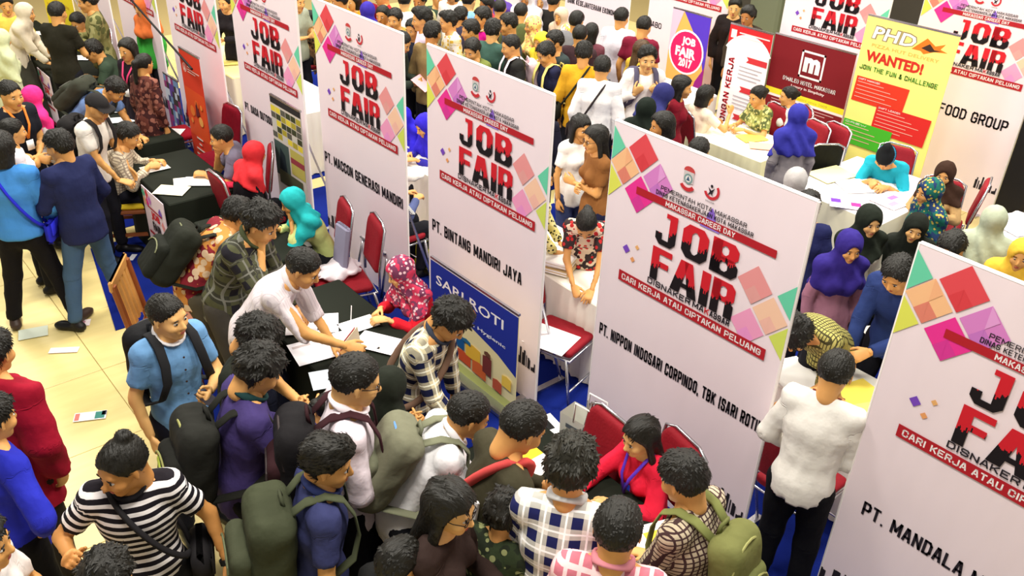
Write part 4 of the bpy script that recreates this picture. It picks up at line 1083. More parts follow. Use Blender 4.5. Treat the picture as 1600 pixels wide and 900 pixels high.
# yellow wanted poster
a = onx(1356, 28, 9.2); w_ = 1.02; hh = a[2]
P = Print(); P.rect(0, 0, w_, hh, (250, 240, 130)); W_ = w_
P.text('PHD', .09, hh * .885, .50, hh * .075, (150, 130, 90), .07, sh=.18); P.text('PHD', .10, hh * .890, .48, hh * .064, (252, 252, 240), .02, sh=.18)
P.poly([(.56, hh * .885), (.70, hh * .955), (.80, hh * .925), (.90, hh * .945), (.86, hh * .915), (.94, hh * .905), (.80, hh * .895), (.70, hh * .872), (.66, hh * .885)], (230, 120, 30)); P.poly([(.66, hh * .90), (.74, hh * .93), (.80, hh * .905), (.88, hh * .908), (.76, hh * .89)], (60, 40, 30)); P.text('PIZZA HUT DELIVERY', .12, hh * .845, .76, hh * .018, (236, 180, 90), .01)
P.text('WANTED!', .08, hh * .765, .66, hh * .06, (204, 44, 30), .045); P.cond('JOIN THE FUN & CHALLENGE', .04, hh * .715, .90, hh * .027, (100, 160, 60), .2)
def box_text(x0, z0, x1, z1, c, head, n):
    P.poly([(x0, z0), (x1 - .02, z0 - .0), (x1, z1), (x0 + .01, z1)], c); P.cond(head, x0 + .03, z1 - .036, min(.26, x1 - x0 - .1), .02, (250, 240, 230), .2)
    for i in range(n): P.rect(x0 + .03, z1 - .062 - i * (z1 - z0 - .07) / n, x0 + .03 + (x1 - x0) * (.5 + .35 * ((i * 37) % 5) / 5), z1 - .055 - i * (z1 - z0 - .07) / n, (246, 180, 160))
box_text(.03, hh * .535, .66, hh * .675, (222, 56, 30), 'SHIFT MANAGER', 5); box_text(.34, hh * .395, .98, hh * .55, (216, 40, 34), 'SHIFT LEADER', 6); box_text(.0, hh * .29, .60, hh * .425, (72, 182, 40), 'CREW', 4); box_text(.40, hh * .11, .94, hh * .25, (40, 70, 190), 'BENEFIT', 4)
rollup(9.2, a[1], w_, hh, 'yellow roll-up poster lettered PHD WANTED! behind the beanie wearer', P, (250, 240, 130))
# maroon hotel poster
a = onx(1212, 52, 9.8); b = onx(1340, 82, 9.8); w_ = a[1] - b[1]; hh = a[2] - .35
P = Print(); P.rect(0, 0, w_, hh, (250, 238, 240)); P.rect(0, hh * .30, w_, hh, (124, 20, 30)); P.rect(0, hh * .30, w_, hh * .37, (246, 230, 50)); P.rect(0, hh * .13, w_, hh * .27, (128, 24, 34)); P.text('Hotel & Resort since 2009', w_ * .2, hh * .315, w_ * .6, hh * .03, (200, 180, 60))
for k in range(3): P.rect(w_ * .1, hh * (.235 - .035 * k), w_ * (.9 - .1 * k), hh * (.243 - .035 * k), (220, 180, 180))
sx, sz, sr = w_ * .52, hh * .745, w_ * .145
for q in (R_(sx - sr, sz - sr, sx + sr, sz - sr + .025), R_(sx - sr, sz + sr - .025, sx + sr, sz + sr), R_(sx - sr, sz - sr, sx - sr + .025, sz + sr), R_(sx + sr - .025, sz - sr, sx + sr, sz + sr)): P.poly(q, (250, 244, 244), -.003)
P.text('m', sx - sr * .7, sz - sr * .55, sr * 1.4, sr * 1.1, (250, 244, 244), .06); P.cond("D'MALEO HOTEL MAKASSAR", w_ * .2, hh * .50, w_ * .66, hh * .05, (250, 244, 244), .15); P.text('Luxury in Simplicity', w_ * .32, hh * .435, w_ * .42, hh * .04, (250, 230, 230), .02)
root = rollup(9.8, a[1], w_, hh, 'maroon hotel poster with a boxed letter M and yellow stripe', P, (250, 238, 240), z0=.35)
# round pink logo stand
a = onx(1052, 16, 9.45); w_ = a[1] - onx(1112, 28, 9.45)[1]; hh = a[2]
P = Print(); P.rect(0, 0, w_, hh, (244, 178, 90)); P.poly([(w_ * .3, hh), (w_, hh), (w_, hh * .45), (w_ * .85, hh * .7)], (84, 52, 190)); P.poly([(w_, hh * .55), (w_, 0), (w_ * .6, 0), (w_ * .8, hh * .4)], (150, 30, 130)); P.poly([(0, hh * .25), (w_ * .7, 0), (0, 0)], (244, 130, 60)); P.poly([(0, hh * .6), (w_ * .3, hh), (0, hh)], (240, 190, 210))
zc = hh * .64; P.circ(w_ * .48, zc, w_ * .46, (252, 244, 250)); P.circ(w_ * .48, zc, w_ * .42, (222, 26, 96))
P.text('JOB', w_ * .34, zc + .07, w_ * .36, .13, (252, 246, 250), .05); P.text('FAIR', w_ * .2, zc - .07, w_ * .54, .13, (252, 246, 250), .05); P.text('2017', w_ * .32, zc - .20, w_ * .36, .12, (252, 246, 250), .05)
rollup(9.45, a[1], w_, hh, 'orange and violet roll-up with a round pink JOB FAIR logo', P, (244, 178, 90))
# vacancies stand
a = onx(1142, 38, 9.1); w_ = .62; hh = a[2] - .02
P = Print(); P.rect(0, 0, w_, hh, (248, 240, 242)); P.rect(0, hh * .84, w_, hh, (206, 34, 40)); P.arc(w_ * .5, hh * .70, .0, w_ * .62, 30, 150, (248, 240, 242)); P.rect(.03, hh * .9, .11, hh * .965, (248, 230, 230)); P.rect(.15, hh * .945, w_ * .95, hh * .955, (248, 220, 220)); P.rect(.18, hh * .915, w_ * .8, hh * .925, (248, 220, 220)); P.cond('LOWONGAN KERJA', .14, hh * .05, hh * .70, .085, (186, 34, 48), .22, 90)
for k, z in enumerate((.74, .5, .27)):
    P.poly([(w_ * (.50 - .05 * k), hh * z), (w_ * .98, hh * z), (w_ * .98, hh * (z + .045)), (w_ * (.50 - .05 * k), hh * (z + .045)), (w_ * (.55 - .05 * k), hh * (z + .022))], (206, 50, 56))
    for j in range(4): P.rect(w_ * (.36 - .03 * k), hh * (z - .045 - .03 * j), w_ * (.9 - .08 * (j % 2)), hh * (z - .038 - .03 * j), (176, 170, 176))
rollup(9.1, a[1], w_, hh, 'white and red roll-up lettered LOWONGAN KERJA behind the seated batik woman', P, (248, 240, 242))
# photo poster, yellow banner, striped curtain pieces at the left row
a = onx(254, 112, 3.45); w_ = .42; hh = .95
P = Print(); P.rect(0, 0, w_, hh, (90, 110, 150))
for i in range(6):
    for j in range(12): P.rect(w_ * i / 6, hh * j / 12, w_ * (i + 1) / 6, hh * (j + 1) / 12, rnd.choice([(60, 70, 110), (140, 50, 110), (190, 196, 210), (60, 50, 50), (110, 140, 180), (90, 60, 140)]), -.0012)
rollup(3.45, a[1], w_, hh, 'dark blue and purple photo poster beside the orange roll-up', P, (90, 110, 150))
P = Print(); P.rect(0, 0, 1.5, 1.9, (246, 224, 40))
for k in range(12): P.rect(.15, 1.75 - .14 * k, 1.3 - .2 * (k % 3), 1.79 - .14 * k, (222, 184, 30), -.0012)
a = onx(92, 0, 3.6); rollup(3.5, 15.1, 1.5, 1.9, 'bright yellow printed banner at the top left corner', P, (246, 224, 40))
# black partition at the right edge
m = MB(); m.box((9.9, 3.17, 1.3), (.12, .3, 2.6), bev=.01); tag(m.build('partition', plain('black_partition', (18, 16, 18), .6)), 'black upright partition between two white banners at the right edge', 'partition')

# ------------------------------------------------------------------ tables
def table(x0, x1, y0, y1, label, col=(30, 36, 26), skirt=False, h=.75, group=None, topcol=None):
    root = empty('table', ((x0 + x1) / 2, (y0 + y1) / 2, 0), 0, label, 'table', group); dx, dy = x1 - x0, y1 - y0
    m = MB(); m.box((0, 0, h - .02), (dx, dy, .04), bev=.01); m.build('tabletop', cloth(topcol or col), root)
    # cloth hanging round the four sides, gathered when it is a skirt
    n = int(2 * (dx + dy) / (.03 if skirt else .12)); V = []; F = []; per = 2 * (dx + dy)
    for i in range(n):
        t = per * i / n; 
        if t < dx: p = (-dx / 2 + t, -dy / 2, 0, -1)
        elif t < dx + dy: p = (dx / 2, -dy / 2 + t - dx, 1, 0)
        elif t < 2 * dx + dy: p = (dx / 2 - (t - dx - dy), dy / 2, 0, 1)
        else: p = (-dx / 2, dy / 2 - (t - 2 * dx - dy), -1, 0)
        wv = (.012 * math.sin(i * 1.9) if skirt else .006 * math.sin(i * .9))
        for z, k in ((h - .012, .004), (h - .1, .012 + wv * .7), (.02, .02 + wv * 1.4)): V.append((p[0] + p[2] * k, p[1] + p[3] * k, z))
    for i in range(n):
        j = (i + 1) % n
        for r in (0, 1): F.append((i * 3 + r + 1, j * 3 + r + 1, j * 3 + r, i * 3 + r))
    m = MB(); m.add(V, F); m.build('table_skirt', cloth(col), root, True)
    mm = MB()
    for sx in (-1, 1):
        for sy in (-1, 1):
            q = MB(); q.tube([(sx * (dx / 2 - .06), sy * (dy / 2 - .08), 0), (sx * (dx / 2 - .06), sy * (dy / 2 - .08), h - .04)], .014, 8); q.build('leg', M_STEEL, root)
    return root
BLK = (26, 30, 22); WHT = (226, 220, 206); CRM = (244, 240, 226)
table(2.3, 2.95, 1.75, 3.15, 'black-covered table in front of the long-haired woman in red', BLK)
table(2.12, 2.86, 4.05, 5.3, 'black-covered table where the woman in the red floral headscarf writes', BLK)
table(2.35, 2.92, 5.8, 6.85, 'black-covered table before the girl in the turquoise headscarf', BLK)
table(2.32, 2.98, 7.28, 8.45, 'black-covered table between the check-shirt man and the grey-shirt man', BLK)
table(2.46, 3.06, 8.78, 10.3, 'black-covered table where the black-cap youth leans', BLK)
table(2.56, 3.16, 11.1, 14.3, 'black-covered table farthest up the left row', BLK)
table(4.18, 4.85, 3.82, 5.05, 'white skirted table with a pile of folders in the gap beside the NIPPON banner', WHT, True, topcol=CRM)
table(4.55, 5.15, 6.4, 7.62, 'white skirted table where the two blue headscarves write', WHT, True, topcol=CRM)
table(4.4, 5.0, 8.7, 9.85, 'white skirted table seen in the gap left of the MACCON banner', WHT, True, topcol=CRM)
table(4.3, 4.9, 10.3, 11.7, 'cream table in the gap above the grey-shirt man', (230, 220, 190), True, topcol=(240, 226, 160))
table(4.45, 5.05, 1.1, 2.42, 'table with yellow papers behind the man in the white shirt', WHT, True, topcol=CRM)
table(7.55, 8.3, 4.85, 5.85, 'white skirted table in front of the seated batik woman', (226, 222, 180), True, topcol=CRM)
table(7.25, 8.55, 3.3, 4.35, 'wide white table covered with papers before the yellow wanted poster', (226, 220, 190), False, topcol=(246, 240, 240))
table(7.7, 8.6, 1.3, 2.7, 'white table at the right edge beside the pale green headscarf', WHT, False, topcol=(246, 240, 240))
table(8.3, 8.9, 6.5, 7.9, 'white table in front of the round pink logo roll-up', WHT, False, topcol=(246, 240, 236))
# small printed cloth hanging on the nearest black table (left row)
def small_print(x, y0, z1, w_, h_, label):
    P = Print(); s_ = w_ / BW
    P.rect(0, 0, w_, h_, (244, 226, 236))
    for cx, cz, c in ((.06, .9, (104, 206, 168)), (.22, .93, (222, 74, 82)), (.2, .8, (232, 50, 148)), (.34, .86, (196, 116, 196)), (.84, .62, (230, 150, 150)), (.9, .5, (238, 158, 196)), (.1, .8, (244, 190, 140)), (.8, .8, (130, 90, 190))):
        r = .075; P.poly([(w_ * cx, h_ * (cz + r)), (w_ * (cx + r * 1.1), h_ * cz), (w_ * cx, h_ * (cz - r)), (w_ * (cx - r * 1.1), h_ * cz)], c)
    P.rect(w_ * .2, h_ * .74, w_ * .85, h_ * .765, RED); P.text('JOB', w_ * .32, h_ * .58, w_ * .4, h_ * .14, (206, 30, 44), .06); P.text('FAIR', w_ * .32, h_ * .42, w_ * .4, h_ * .14, (30, 14, 20), .06); P.rect(w_ * .1, h_ * .33, w_ * .9, h_ * .37, RED); P.rect(0, 0, w_, h_ * .08, (150, 20, 60))
    root = empty('hanging_print', (x, y0, z1 - h_), -math.pi / 2, label, 'banner')
    m = MB(); m.box((w_ / 2, .003, h_ / 2), (w_, .005, h_)); m.build('cloth_sheet', plain('roll_up_sheet', (244, 226, 236), .6), root); P.build('printed_artwork', root, 0)
small_print(2.285, 7.86, .745, .52, .68, 'small pink job fair print hanging from the black table by the check-shirt man')
small_print(2.43, 10.1, .745, .55, .66, 'small pale job fair print on the black table beside the pink headscarf')
small_print(2.53, 12.0, .745, .5, .66, 'small pale print on the farthest black table beside the black shirt man')

# ------------------------------------------------------------------ chairs
def chair(x, y, rz, label, col=None, name='banquet_chair', group=None, back=True):
    """padded chair on a bent metal frame; faces local +x"""
    pad = cloth(col) if col else M_REDV
    root = empty(name, (x, y, 0), rz, label, 'chair', group)
    key = 'chairmesh'
    if key not in _proto:
        g = SDF((-.24, -.25, .4), (.26, .25, .52), .02); 
        def rb(c, hf, r):
            def fn(x, y, z):
                a = np.maximum(np.abs(x - c[0]) - hf[0] + r, 0); b = np.maximum(np.abs(y - c[1]) - hf[1] + r * 2, 0); d = np.maximum(np.abs(z - c[2]) - hf[2] + r, 0); return np.sqrt(a * a + (b * .7) ** 2 + d * d) - r
            return fn
        g.put((-.22, -.22, .43), (.24, .22, .5), rb((.01, 0, .465), (.22, .215, .033), .03)); V1 = g.mesh()
        g = SDF((-.34, -.25, .52), (-.16, .25, 1.03), .02); g.put((-.3, -.22, .56), (-.2, .22, 1.0), rb((-.25, 0, .785), (.028, .2, .205), .026)); V, Q = g.mesh(); V[:, 0] -= (V[:, 2] - .6) * .16
        ang = np.clip((V[:, 2] - .88) / .1, 0, 1); V[:, 1] *= 1 - .22 * ang ** 2
        _proto[key] = (npmesh('seat', *V1, gc=V1[0]), npmesh('backrest', V, Q, gc=V))
        M_ = {}
        q = MB(); q.tube([(-.25, -.2, .45), (-.255, -.2, .62), (-.318, -.18, .965), (-.325, -.1, 1.0), (-.325, .1, 1.0), (-.318, .18, .965), (-.255, .2, .62), (-.25, .2, .45)], .011, 8); M_['back_frame'] = q
        q = MB(); q.tube([(.23, -.2, .425), (-.23, -.2, .425), (-.23, .2, .425), (.23, .2, .425)], .011, 8, closed=True); M_['seat_frame'] = q
        for k, (a, b) in enumerate((((.2, .2, .43), (.27, .22, 0)), ((.2, -.2, .43), (.27, -.22, 0)), ((-.2, .2, .43), (-.3, .22, 0)), ((-.2, -.2, .43), (-.3, -.22, 0)))):
            q = MB(); q.tube([a, b], .012, 8); M_['leg%d' % k] = q
        q = MB(); q.tube([(.24, -.21, .15), (.24, .21, .15)], .009, 8); M_['stretcher'] = q
        _proto['chairbits'] = {}
        for k, q in M_.items():
            o = q.build(k, M_STEEL, None, True); _proto['chairbits'][k] = o.data; bpy.data.objects.remove(o)
    for nm, me in zip(('seat', 'backrest') if back else ('seat',), _proto[key]):
        o = link(nm, me, root)
        if not me.materials: me.materials.append(pad)
        o.material_slots[0].link = 'OBJECT'; o.material_slots[0].material = pad
    for k, me in _proto['chairbits'].items():
        if back or k != 'back_frame': link(k.rstrip('0123456789'), me, root)
    return root
def chair_px(px, py, z, yaw, label, **k):
    p = at(px, py, z); return chair(p[0], p[1], YAW0 + math.radians(yaw), label, **k)
def chair_back(px, py, yaw, label, **k):
    p = at(px, py, .99); r = YAW0 + math.radians(yaw); return chair(p[0] + .31 * math.cos(r), p[1] + .31 * math.sin(r), r, label, **k)
chair_px(536, 440, .47, 205, 'red padded chair carrying a white bundle, nearer of the pair by the MACCON banner')
chair_px(872, 523, .47, 325, 'red padded chair with a white sheet on its seat beside the skirted table')
chair_back(956, 650, 215, 'red padded chair behind the white paper bag')
chair(4.10, 1.93, 0, 'red padded chair between the NIPPON banner and the white shirt man')
chair(3.26, 9.62, math.pi, 'red chair behind the orange roll-up with papers on it', col=(150, 16, 34))
chair_back(362, 166, 225, 'dark red chair at the foot of the banner left of DASA', col=(120, 10, 30))
chair_back(1280, 192, 205, 'red chair behind the violet-blue headscarf in front of the hotel poster')
chair_back(1294, 226, 95, 'black padded folding chair with its back to the camera at the wide paper table', col=(26, 26, 20), name='folding_chair')
chair_back(1312, 196, 205, 'red chair standing further back at the hotel poster')
chair_back(1545, 284, 150, 'red chair beside the FOOD GROUP banner at the right')
# wooden chair with yellow cushions
def wood_chair(x, y, rz, label, cushion=True):
    root = empty('wooden_chair', (x, y, 0), rz, label, 'chair')
    for i, (a, b) in enumerate((((.2, .2), .43), ((.2, -.2), .43), ((-.2, .2), .95), ((-.2, -.2), .95))):
        q = MB(); X, Y = a; q.box((X, Y, .22), (.045, .045, .44), bev=.006)
        if b > .5: q.box((X - .04, Y, .68), (.04, .045, .52), R=Matrix.Rotation(-.14, 3, 'Y'), bev=.006)
        q.build('leg', M_WOOD, root)
    q = MB(); q.box((0, 0, .42), (.46, .46, .04), bev=.01); q.build('seat', M_WOOD, root)
    if cushion:
        q = MB(); q.box((0.01, 0, .465), (.44, .44, .05), bev=.02); q.build('cushion', M_YELLOW, root)
    q = MB()
    for k in range(5): q = MB(); yk = -.16 + .08 * k; q.box((-.255 + 0, yk, .70), (.018, .05, .40), R=Matrix.Rotation(-.14, 3, 'Y'), bev=.004); q.build('back_slat', plain('oak_slat', (206, 150, 82), .4, var=.2, bscale=30), root)
    q = MB(); q.box((-.285, 0, .93), (.03, .46, .09), bev=.012); q.build('top_rail', plain('oak_slat', (206, 150, 82), .4, var=.2, bscale=30), root)
    for yk in (-.2, .2): q = MB(); q.box((0, yk, .18), (.4, .025, .03)); q.build('stretcher', M_WOOD, root)
def wc(px, py, z, yaw, label, c=True): p = at(px, py, z); wood_chair(p[0], p[1], YAW0 + math.radians(yaw), label, c)
wc(266, 512, .44, 8, 'empty wooden chair with a slatted back behind the light blue shirt', False)

# ------------------------------------------------------------------ the people (head centre in the photograph)
P_ = person
# nearest, left
a = P_(262, 494, 'young man in light blue short-sleeved shirt looking right beside the empty wooden chair', 318, 1.70, ra='down', la='hold', top=(104, 148, 192), sleeve='short', collar=(226, 224, 226), hair='crop', lod=0, hy=18, hp=6, sk=2, bottom=(18, 20, 34), buttons=True, legs='stand', shoes=(14, 14, 14))
backpack(a, 'black backpack worn by the man in the light blue shirt', (24, 24, 26), (30, 30, 32), (60, 60, 60))
p_ = L2W(a, a['hands'][1]); sheet('phone', p_ + Vector((0, 0, .01)), (.14, .07), a['wy'], 'dark phone in the hand of the man in the light blue shirt', (40, 36, 44), 'phone')
a = P_(192, 728, 'man in black and white striped tee with a top knot, raising one hand', 288, 1.69, ra=(.20, .10, -.16, .2, .2, 1.), la=(.08, .20, -.46), top=(28, 24, 30), pat='stripe', c2=(238, 232, 232), sc=.042, sleeve='short', vneck=False, collar=(24, 22, 26), hair='topbun', lod=0, hy=-52, hp=16, sk=1, bottom=(30, 30, 34), hand='grip')
crossbag(a, 'black cross-body bag hanging on the striped tee man', (34, 32, 34), side=1, low=.42)
m = MB(); q = a['hands'][1] - a['hdir'][1] * .11; m.tube([Vector(L2W(a, q)), Vector(L2W(a, q + a['hdir'][1] * .025))], .036, 14); o = m.build('wristwatch', M_BLACK); tag(o, 'black wristwatch on the lowered arm of the striped tee man', 'watch')
P_(-14, 655, 'person in royal blue long-sleeved top with hand on hip at the left edge', 60, 1.66, ra='hip', la='down', top=(38, 44, 168), bottom=(18, 16, 20), lod=0)
P_(-12, 552, 'person in loose dark red robe at the left edge', 75, 1.68, top=(148, 16, 40), loose=.03, hem=.55, lod=0, bottom=(40, 34, 30))
P_(-30, 850, 'person in white tee reaching in at the bottom left corner', 10, 1.66, ra='hold', la='hold', top=(238, 232, 228), sleeve='short', lod=0, bottom=(20, 20, 24))
P_(168, 905, 'black-haired person whose head just shows below the striped tee man', 90, 1.60, top=(30, 30, 36), hair='tousle', lod=0)
# standing aisle, upper left
a = P_(2, 232, 'person in sky blue top and black trousers with a blue shoulder bag, walking sandals', 100, 1.68, ra='down2', la='down', top=(70, 140, 214), loose=.012, hem=.88, bottom=(18, 16, 20), legs='wide', hair='bob', lod=0, shoes=(60, 44, 36))
crossbag(a, 'bright blue shoulder bag on the sky blue top', (40, 44, 190), side=-1, low=.42, size=(.06, .2, .18))
P_(20, 205, 'person in white ruffled blouse behind the sky blue top', 40, 1.58, sex='f', top=(232, 224, 226), hair='ponytail', lod=1)
P_(93, 228, 'man in navy shirt and faded jeans seen from behind, black shoes', 150, 1.66, ra='down2', la='hold', top=(34, 40, 78), bottom=(66, 92, 124), hair='short', lod=0, legs='wide', fat=1.05, hy=20)
P_(17, 148, 'man in black polo with an orange lanyard looking right', 330, 1.68, ra='front', la='front', top=(24, 26, 34), sleeve='short', lanyard=(236, 130, 40), hair='crop', lod=1)
P_(52, 152, 'woman in bright pink headscarf beside the black polo man', 60, 1.52, sex='f', hijab=(236, 50, 130), top=(200, 190, 190), lod=1)
P_(40, 20, 'woman in cream headscarf and blouse leaning over the farthest table', 10, 1.58, sex='f', lean=22, la='table', ra='table', hijab=(214, 202, 176), top=(220, 210, 186), skirt=True, bottom=(60, 60, 50), hlen=.3, lod=1)
P_(2, 62, 'woman in pale green long headscarf at the left edge', 60, 1.56, sex='f', hijab=(198, 204, 160), top=(200, 204, 168), hem=.4, hlen=.3, lod=1)
P_(90, 20, 'man in black short-sleeved shirt seen from behind at the farthest table', 80, 1.70, ra='hold', la='hold', top=(36, 34, 24), sleeve='short', lod=1, hair='crop')
P_(137, 2, 'man in camouflage shirt standing before the farthest white banner', 205, 1.72, ra='hold', la='hold', top=(122, 118, 70), pat='batik', c2=(84, 88, 50), c3=(150, 146, 96), sc=.09, lod=1)
P_(122, 35, 'dark-haired youth bending forward in front of the yellow banner', 250, 1.6, pose='sit', lean=12, ra='table', la='chin', top=(150, 120, 70), lod=2, hp=25)
P_(146, 80, 'seated man in dark green polo leaning on the black table', 200, 1.66, pose='sit', lean=28, hp=25, ra='write', la='table', top=(56, 72, 56), sleeve='short', lod=1, fat=1.05, hair='short')
a = P_(180, 140, 'youth in light blue tee bent over the table with a dark backpack', 350, 1.62, lean=52, hp=45, ra='table', la='table', top=(110, 140, 190), sleeve='short', lod=1)
backpack(a, 'dark olive backpack on the bent youth in light blue', (56, 58, 48), (48, 50, 40), (80, 80, 70))
a = P_(152, 168, 'youth in black cap and white sleeveless top leaning to the table', 350, 1.62, lean=14, hp=25, ra='table', la='down2', top=(232, 226, 214), sleeve='short', headwear=('cap', (36, 34, 34), (40, 38, 38)), lod=1)
backpack(a, 'small black backpack on the youth in the black cap', (30, 28, 28), (34, 32, 32), (60, 60, 60), one=False)
P_(200, 212, 'man in cream check shirt writing, seated on the yellow-cushioned chair', 12, 1.68, pose='sit', lean=22, hp=25, ra='write', la='table', top=(216, 204, 178), pat='check', c2=(150, 136, 120), sc=.028, lod=0, bottom=(20, 20, 30), fat=1.05, chair_='wood')
P_(346, 215, 'man in grey shirt with chin on hand facing the check-shirt man', 195, 1.66, pose='sit', lean=24, hp=12, ra='chin', la='table', top=(112, 106, 124), sleeve='short', lod=0, hair='crop')
P_(398, 240, 'woman in coral red headscarf seated behind the grey-shirt man', 40, 1.56, sex='f', pose='sit', lean=20, hijab=(222, 52, 58), top=(24, 22, 26), lod=1)
P_(199, 78, 'woman in black with a pink scarf beside the left banners', 250, 1.6, sex='f', hair='long', top=(30, 22, 30), hem=.5, lanyard=(214, 60, 110), lod=2)
P_(226, 100, 'person in shiny maroon dress standing beside the left banners', 60, 1.52, sex='f', hair='ponytail', top=(96, 52, 44), pat='batik', c2=(140, 90, 76), c3=(60, 30, 30), hem=.3, lod=2)
P_(222, 12, 'person in green and orange seen between two left banners', 240, 1.6, sex='f', hijab=(226, 120, 60), top=(60, 160, 60), lod=2)
P_(10, 8, 'dark-haired person in yellow and black at the top left corner', 300, 1.6, top=(226, 206, 90), lod=2)
P_(352, 4, 'woman in black handling papers in the gap left of the DASA banner', 250, 1.62, lean=12, ra='hold', la='hold', top=(30, 26, 28), lod=1, sex='f', hair='bun')
P_(464, 2, 'man in pale grey-green shirt in the gap left of the MACCON banner', 330, 1.64, ra='hold', la='hold', top=(150, 156, 138), sleeve='short', lod=1)
P_(484, 28, 'person in brown patterned clothes sitting by the gap left of the MACCON banner', 200, 1.5, sex='f', pose='sit', top=(120, 90, 60), pat='batik', c2=(60, 50, 40), c3=(160, 120, 80), hair='bun', lod=2)
# middle left, near the MACCON and sari tables
P_(457, 315, 'girl in turquoise headscarf and pale green blouse resting chin on hand', 205, 1.56, sex='f', pose='sit', lean=26, hp=20, ra='table', la='chin', hijab=(40, 178, 180), top=(196, 206, 130), lod=0, hlen=.16)
a = P_(372, 335, 'man in orange and maroon batik shirt bent forward with a black backpack', 30, 1.64, lean=42, hp=20, ra='table', la='table', top=(206, 140, 70), pat='batik', c2=(226, 196, 160), c3=(130, 36, 46), sc=.07, lod=0, bottom=(86, 80, 66))
backpack(a, 'large black backpack tilted on the batik shirt man', (34, 36, 28), (28, 30, 24), (110, 112, 80), sag=.06, big=1.1)
P_(408, 348, 'curly-haired man in dark flannel check shirt leaning with hand at his mouth', 345, 1.68, lean=30, hp=30, ra='chin', la='table', top=(58, 58, 48), pat='plaid', c2=(96, 98, 66), c3=(36, 34, 40), sc=.11, lod=0, hair='tousle', collar=(70, 76, 50), bottom=(70, 66, 60))
P_(474, 418, 'man in pale striped long shirt with sleeves rolled, bending over the SARI table', 350, 1.74, lean=40, hp=30, ra=(.40, -.05, -.32), la='table', top=(228, 218, 222), pat='pin', c2=(206, 194, 200), sc=.02, sleeve='rolled', collar=(230, 222, 222), lod=0, hair='crop', bottom=(24, 26, 40))
a = P_(626, 425, 'woman in red top and pink floral headscarf writing at the table', 215, 1.58, sex='f', pose='sit', lean=20, hy=-12, chair_='stool', hp=22, ra='write', la='table', hijab=(206, 60, 92), hpat='floral', hc2=(240, 200, 206), c3=(120, 60, 90), top=(214, 30, 46), lod=0, hlen=.14, sk=2)
a = P_(402, 528, 'man in black tee looking down at a leaflet behind the violet jacket', 352, 1.70, hp=38, lean=12, ra='hold', la='hold', top=(34, 38, 30), sleeve='short', hair='tousle', lod=0)
a = P_(404, 578, 'man in violet jacket reading a leaflet, black backpack with pale straps', 30, 1.70, hp=34, lean=10, ra='read', la='hold', top=(66, 54, 106), collar=(30, 60, 60), hair='tousle', lod=0, bottom=(20, 20, 26))
VJ = a
backpack(a, 'black backpack with olive zips on the violet jacket man', (34, 34, 30), (28, 28, 24), (140, 140, 80), sag=.04, big=1.08, patch=(196, 214, 80))
p_ = L2W(a, (a['hands'][-1] + a['hands'][1]) / 2 + np.array([.04, 0, .05])); sheet('leaflet', p_, (.22, .28), a['wy'] + 1.2, 'open printed leaflet held by the violet jacket man', (226, 232, 222), 'paper', Matrix.Rotation(-.7, 4, 'X'), blocks=[(-.2, .1, .3, .5, (196, 204, 190)), (.25, 0, .3, .6, (200, 206, 196))], bend=.02)
P_(520, 640, 'person in maroon and purple striped scarf and shirt between the violet jacket and glasses man', 20, 1.46, sex='f', lean=14, hp=25, top=(110, 50, 100), pat='zebra', c2=(190, 170, 200), sc=.12, hair='bun', lod=1)
P_(704, 500, 'man in cream and navy plaid shirt looking down in front of the SARI ROTI poster', 335, 1.70, lean=24, hp=42, ra='table', la='down', top=(226, 216, 176), pat='plaid', c2=(70, 76, 96), c3=(26, 32, 66), sc=.085, hair='tousle', collar=(60, 66, 80), lod=0, bottom=(40, 44, 60))
crossbag(PEOPLE[-1], 'brown bag strap over the shoulder of the plaid man at the poster', (116, 90, 74), side=-1, low=.45, thick=.013)
a = P_(556, 594, 'man in white shirt and glasses with hands joined, black backpack strap', 15, 1.70, hp=16, lean=6, ra='front', la='front', top=(236, 222, 230), sleeve='rolled', collar=(240, 228, 234), glasses=True, hair='crop', lod=0, bottom=(18, 18, 24), sk=2)
backpack(a, 'black and maroon backpack on the white shirt man with glasses', (28, 26, 28), (50, 26, 30), (50, 40, 40))
P_(608, 606, 'woman in black headscarf and black robe seen from behind', 60, 1.60, sex='f', hp=22, hijab=(30, 34, 26), top=(28, 32, 26), hem=.4, ra='hold', la='hold', lod=0, hlen=.22)
a = P_(732, 648, 'man with white collar bending beneath a grey and blue backpack', 15, 1.62, lean=34, hp=25, ra='table', la='table', top=(238, 236, 238), collar=(240, 238, 240), lod=0, hair='crop')
backpack(a, 'grey-green backpack with light blue edging on the bending man', (112, 112, 92), (104, 106, 86), (90, 140, 214), big=1.1)
a = P_(816, 668, 'man in olive brown jacket with a red strap bag, reading a sheet', 25, 1.66, lean=14, hp=30, ra='hold', la='hold', top=(60, 56, 40), lod=0, hair='crop')
crossbag(a, 'coral red bag strap across the olive brown jacket', (206, 76, 74), side=1, low=.4, bag=False, thick=.02)
a = P_(512, 722, 'man in navy tee with a large olive backpack, face turned right', 22, 1.70, hp=14, hy=-22, lean=6, top=(52, 56, 96), sleeve='short', collar=(36, 44, 84), hair='quiff', lod=0, bottom=(18, 18, 22))
backpack(a, 'large olive backpack with a white mark worn by the navy tee man', (58, 62, 44), (64, 68, 50), (84, 90, 60), big=1.2, patch=(226, 226, 216))
a = P_(704, 792, 'woman with long black hair and glasses in a dark brown vest looking right', 340, 1.60, sex='f', hp=14, hy=-4, top=(52, 38, 34), hair='long', glasses=True, lod=0, ra='hold', la='hold', bottom=(26, 24, 24), sk=2)
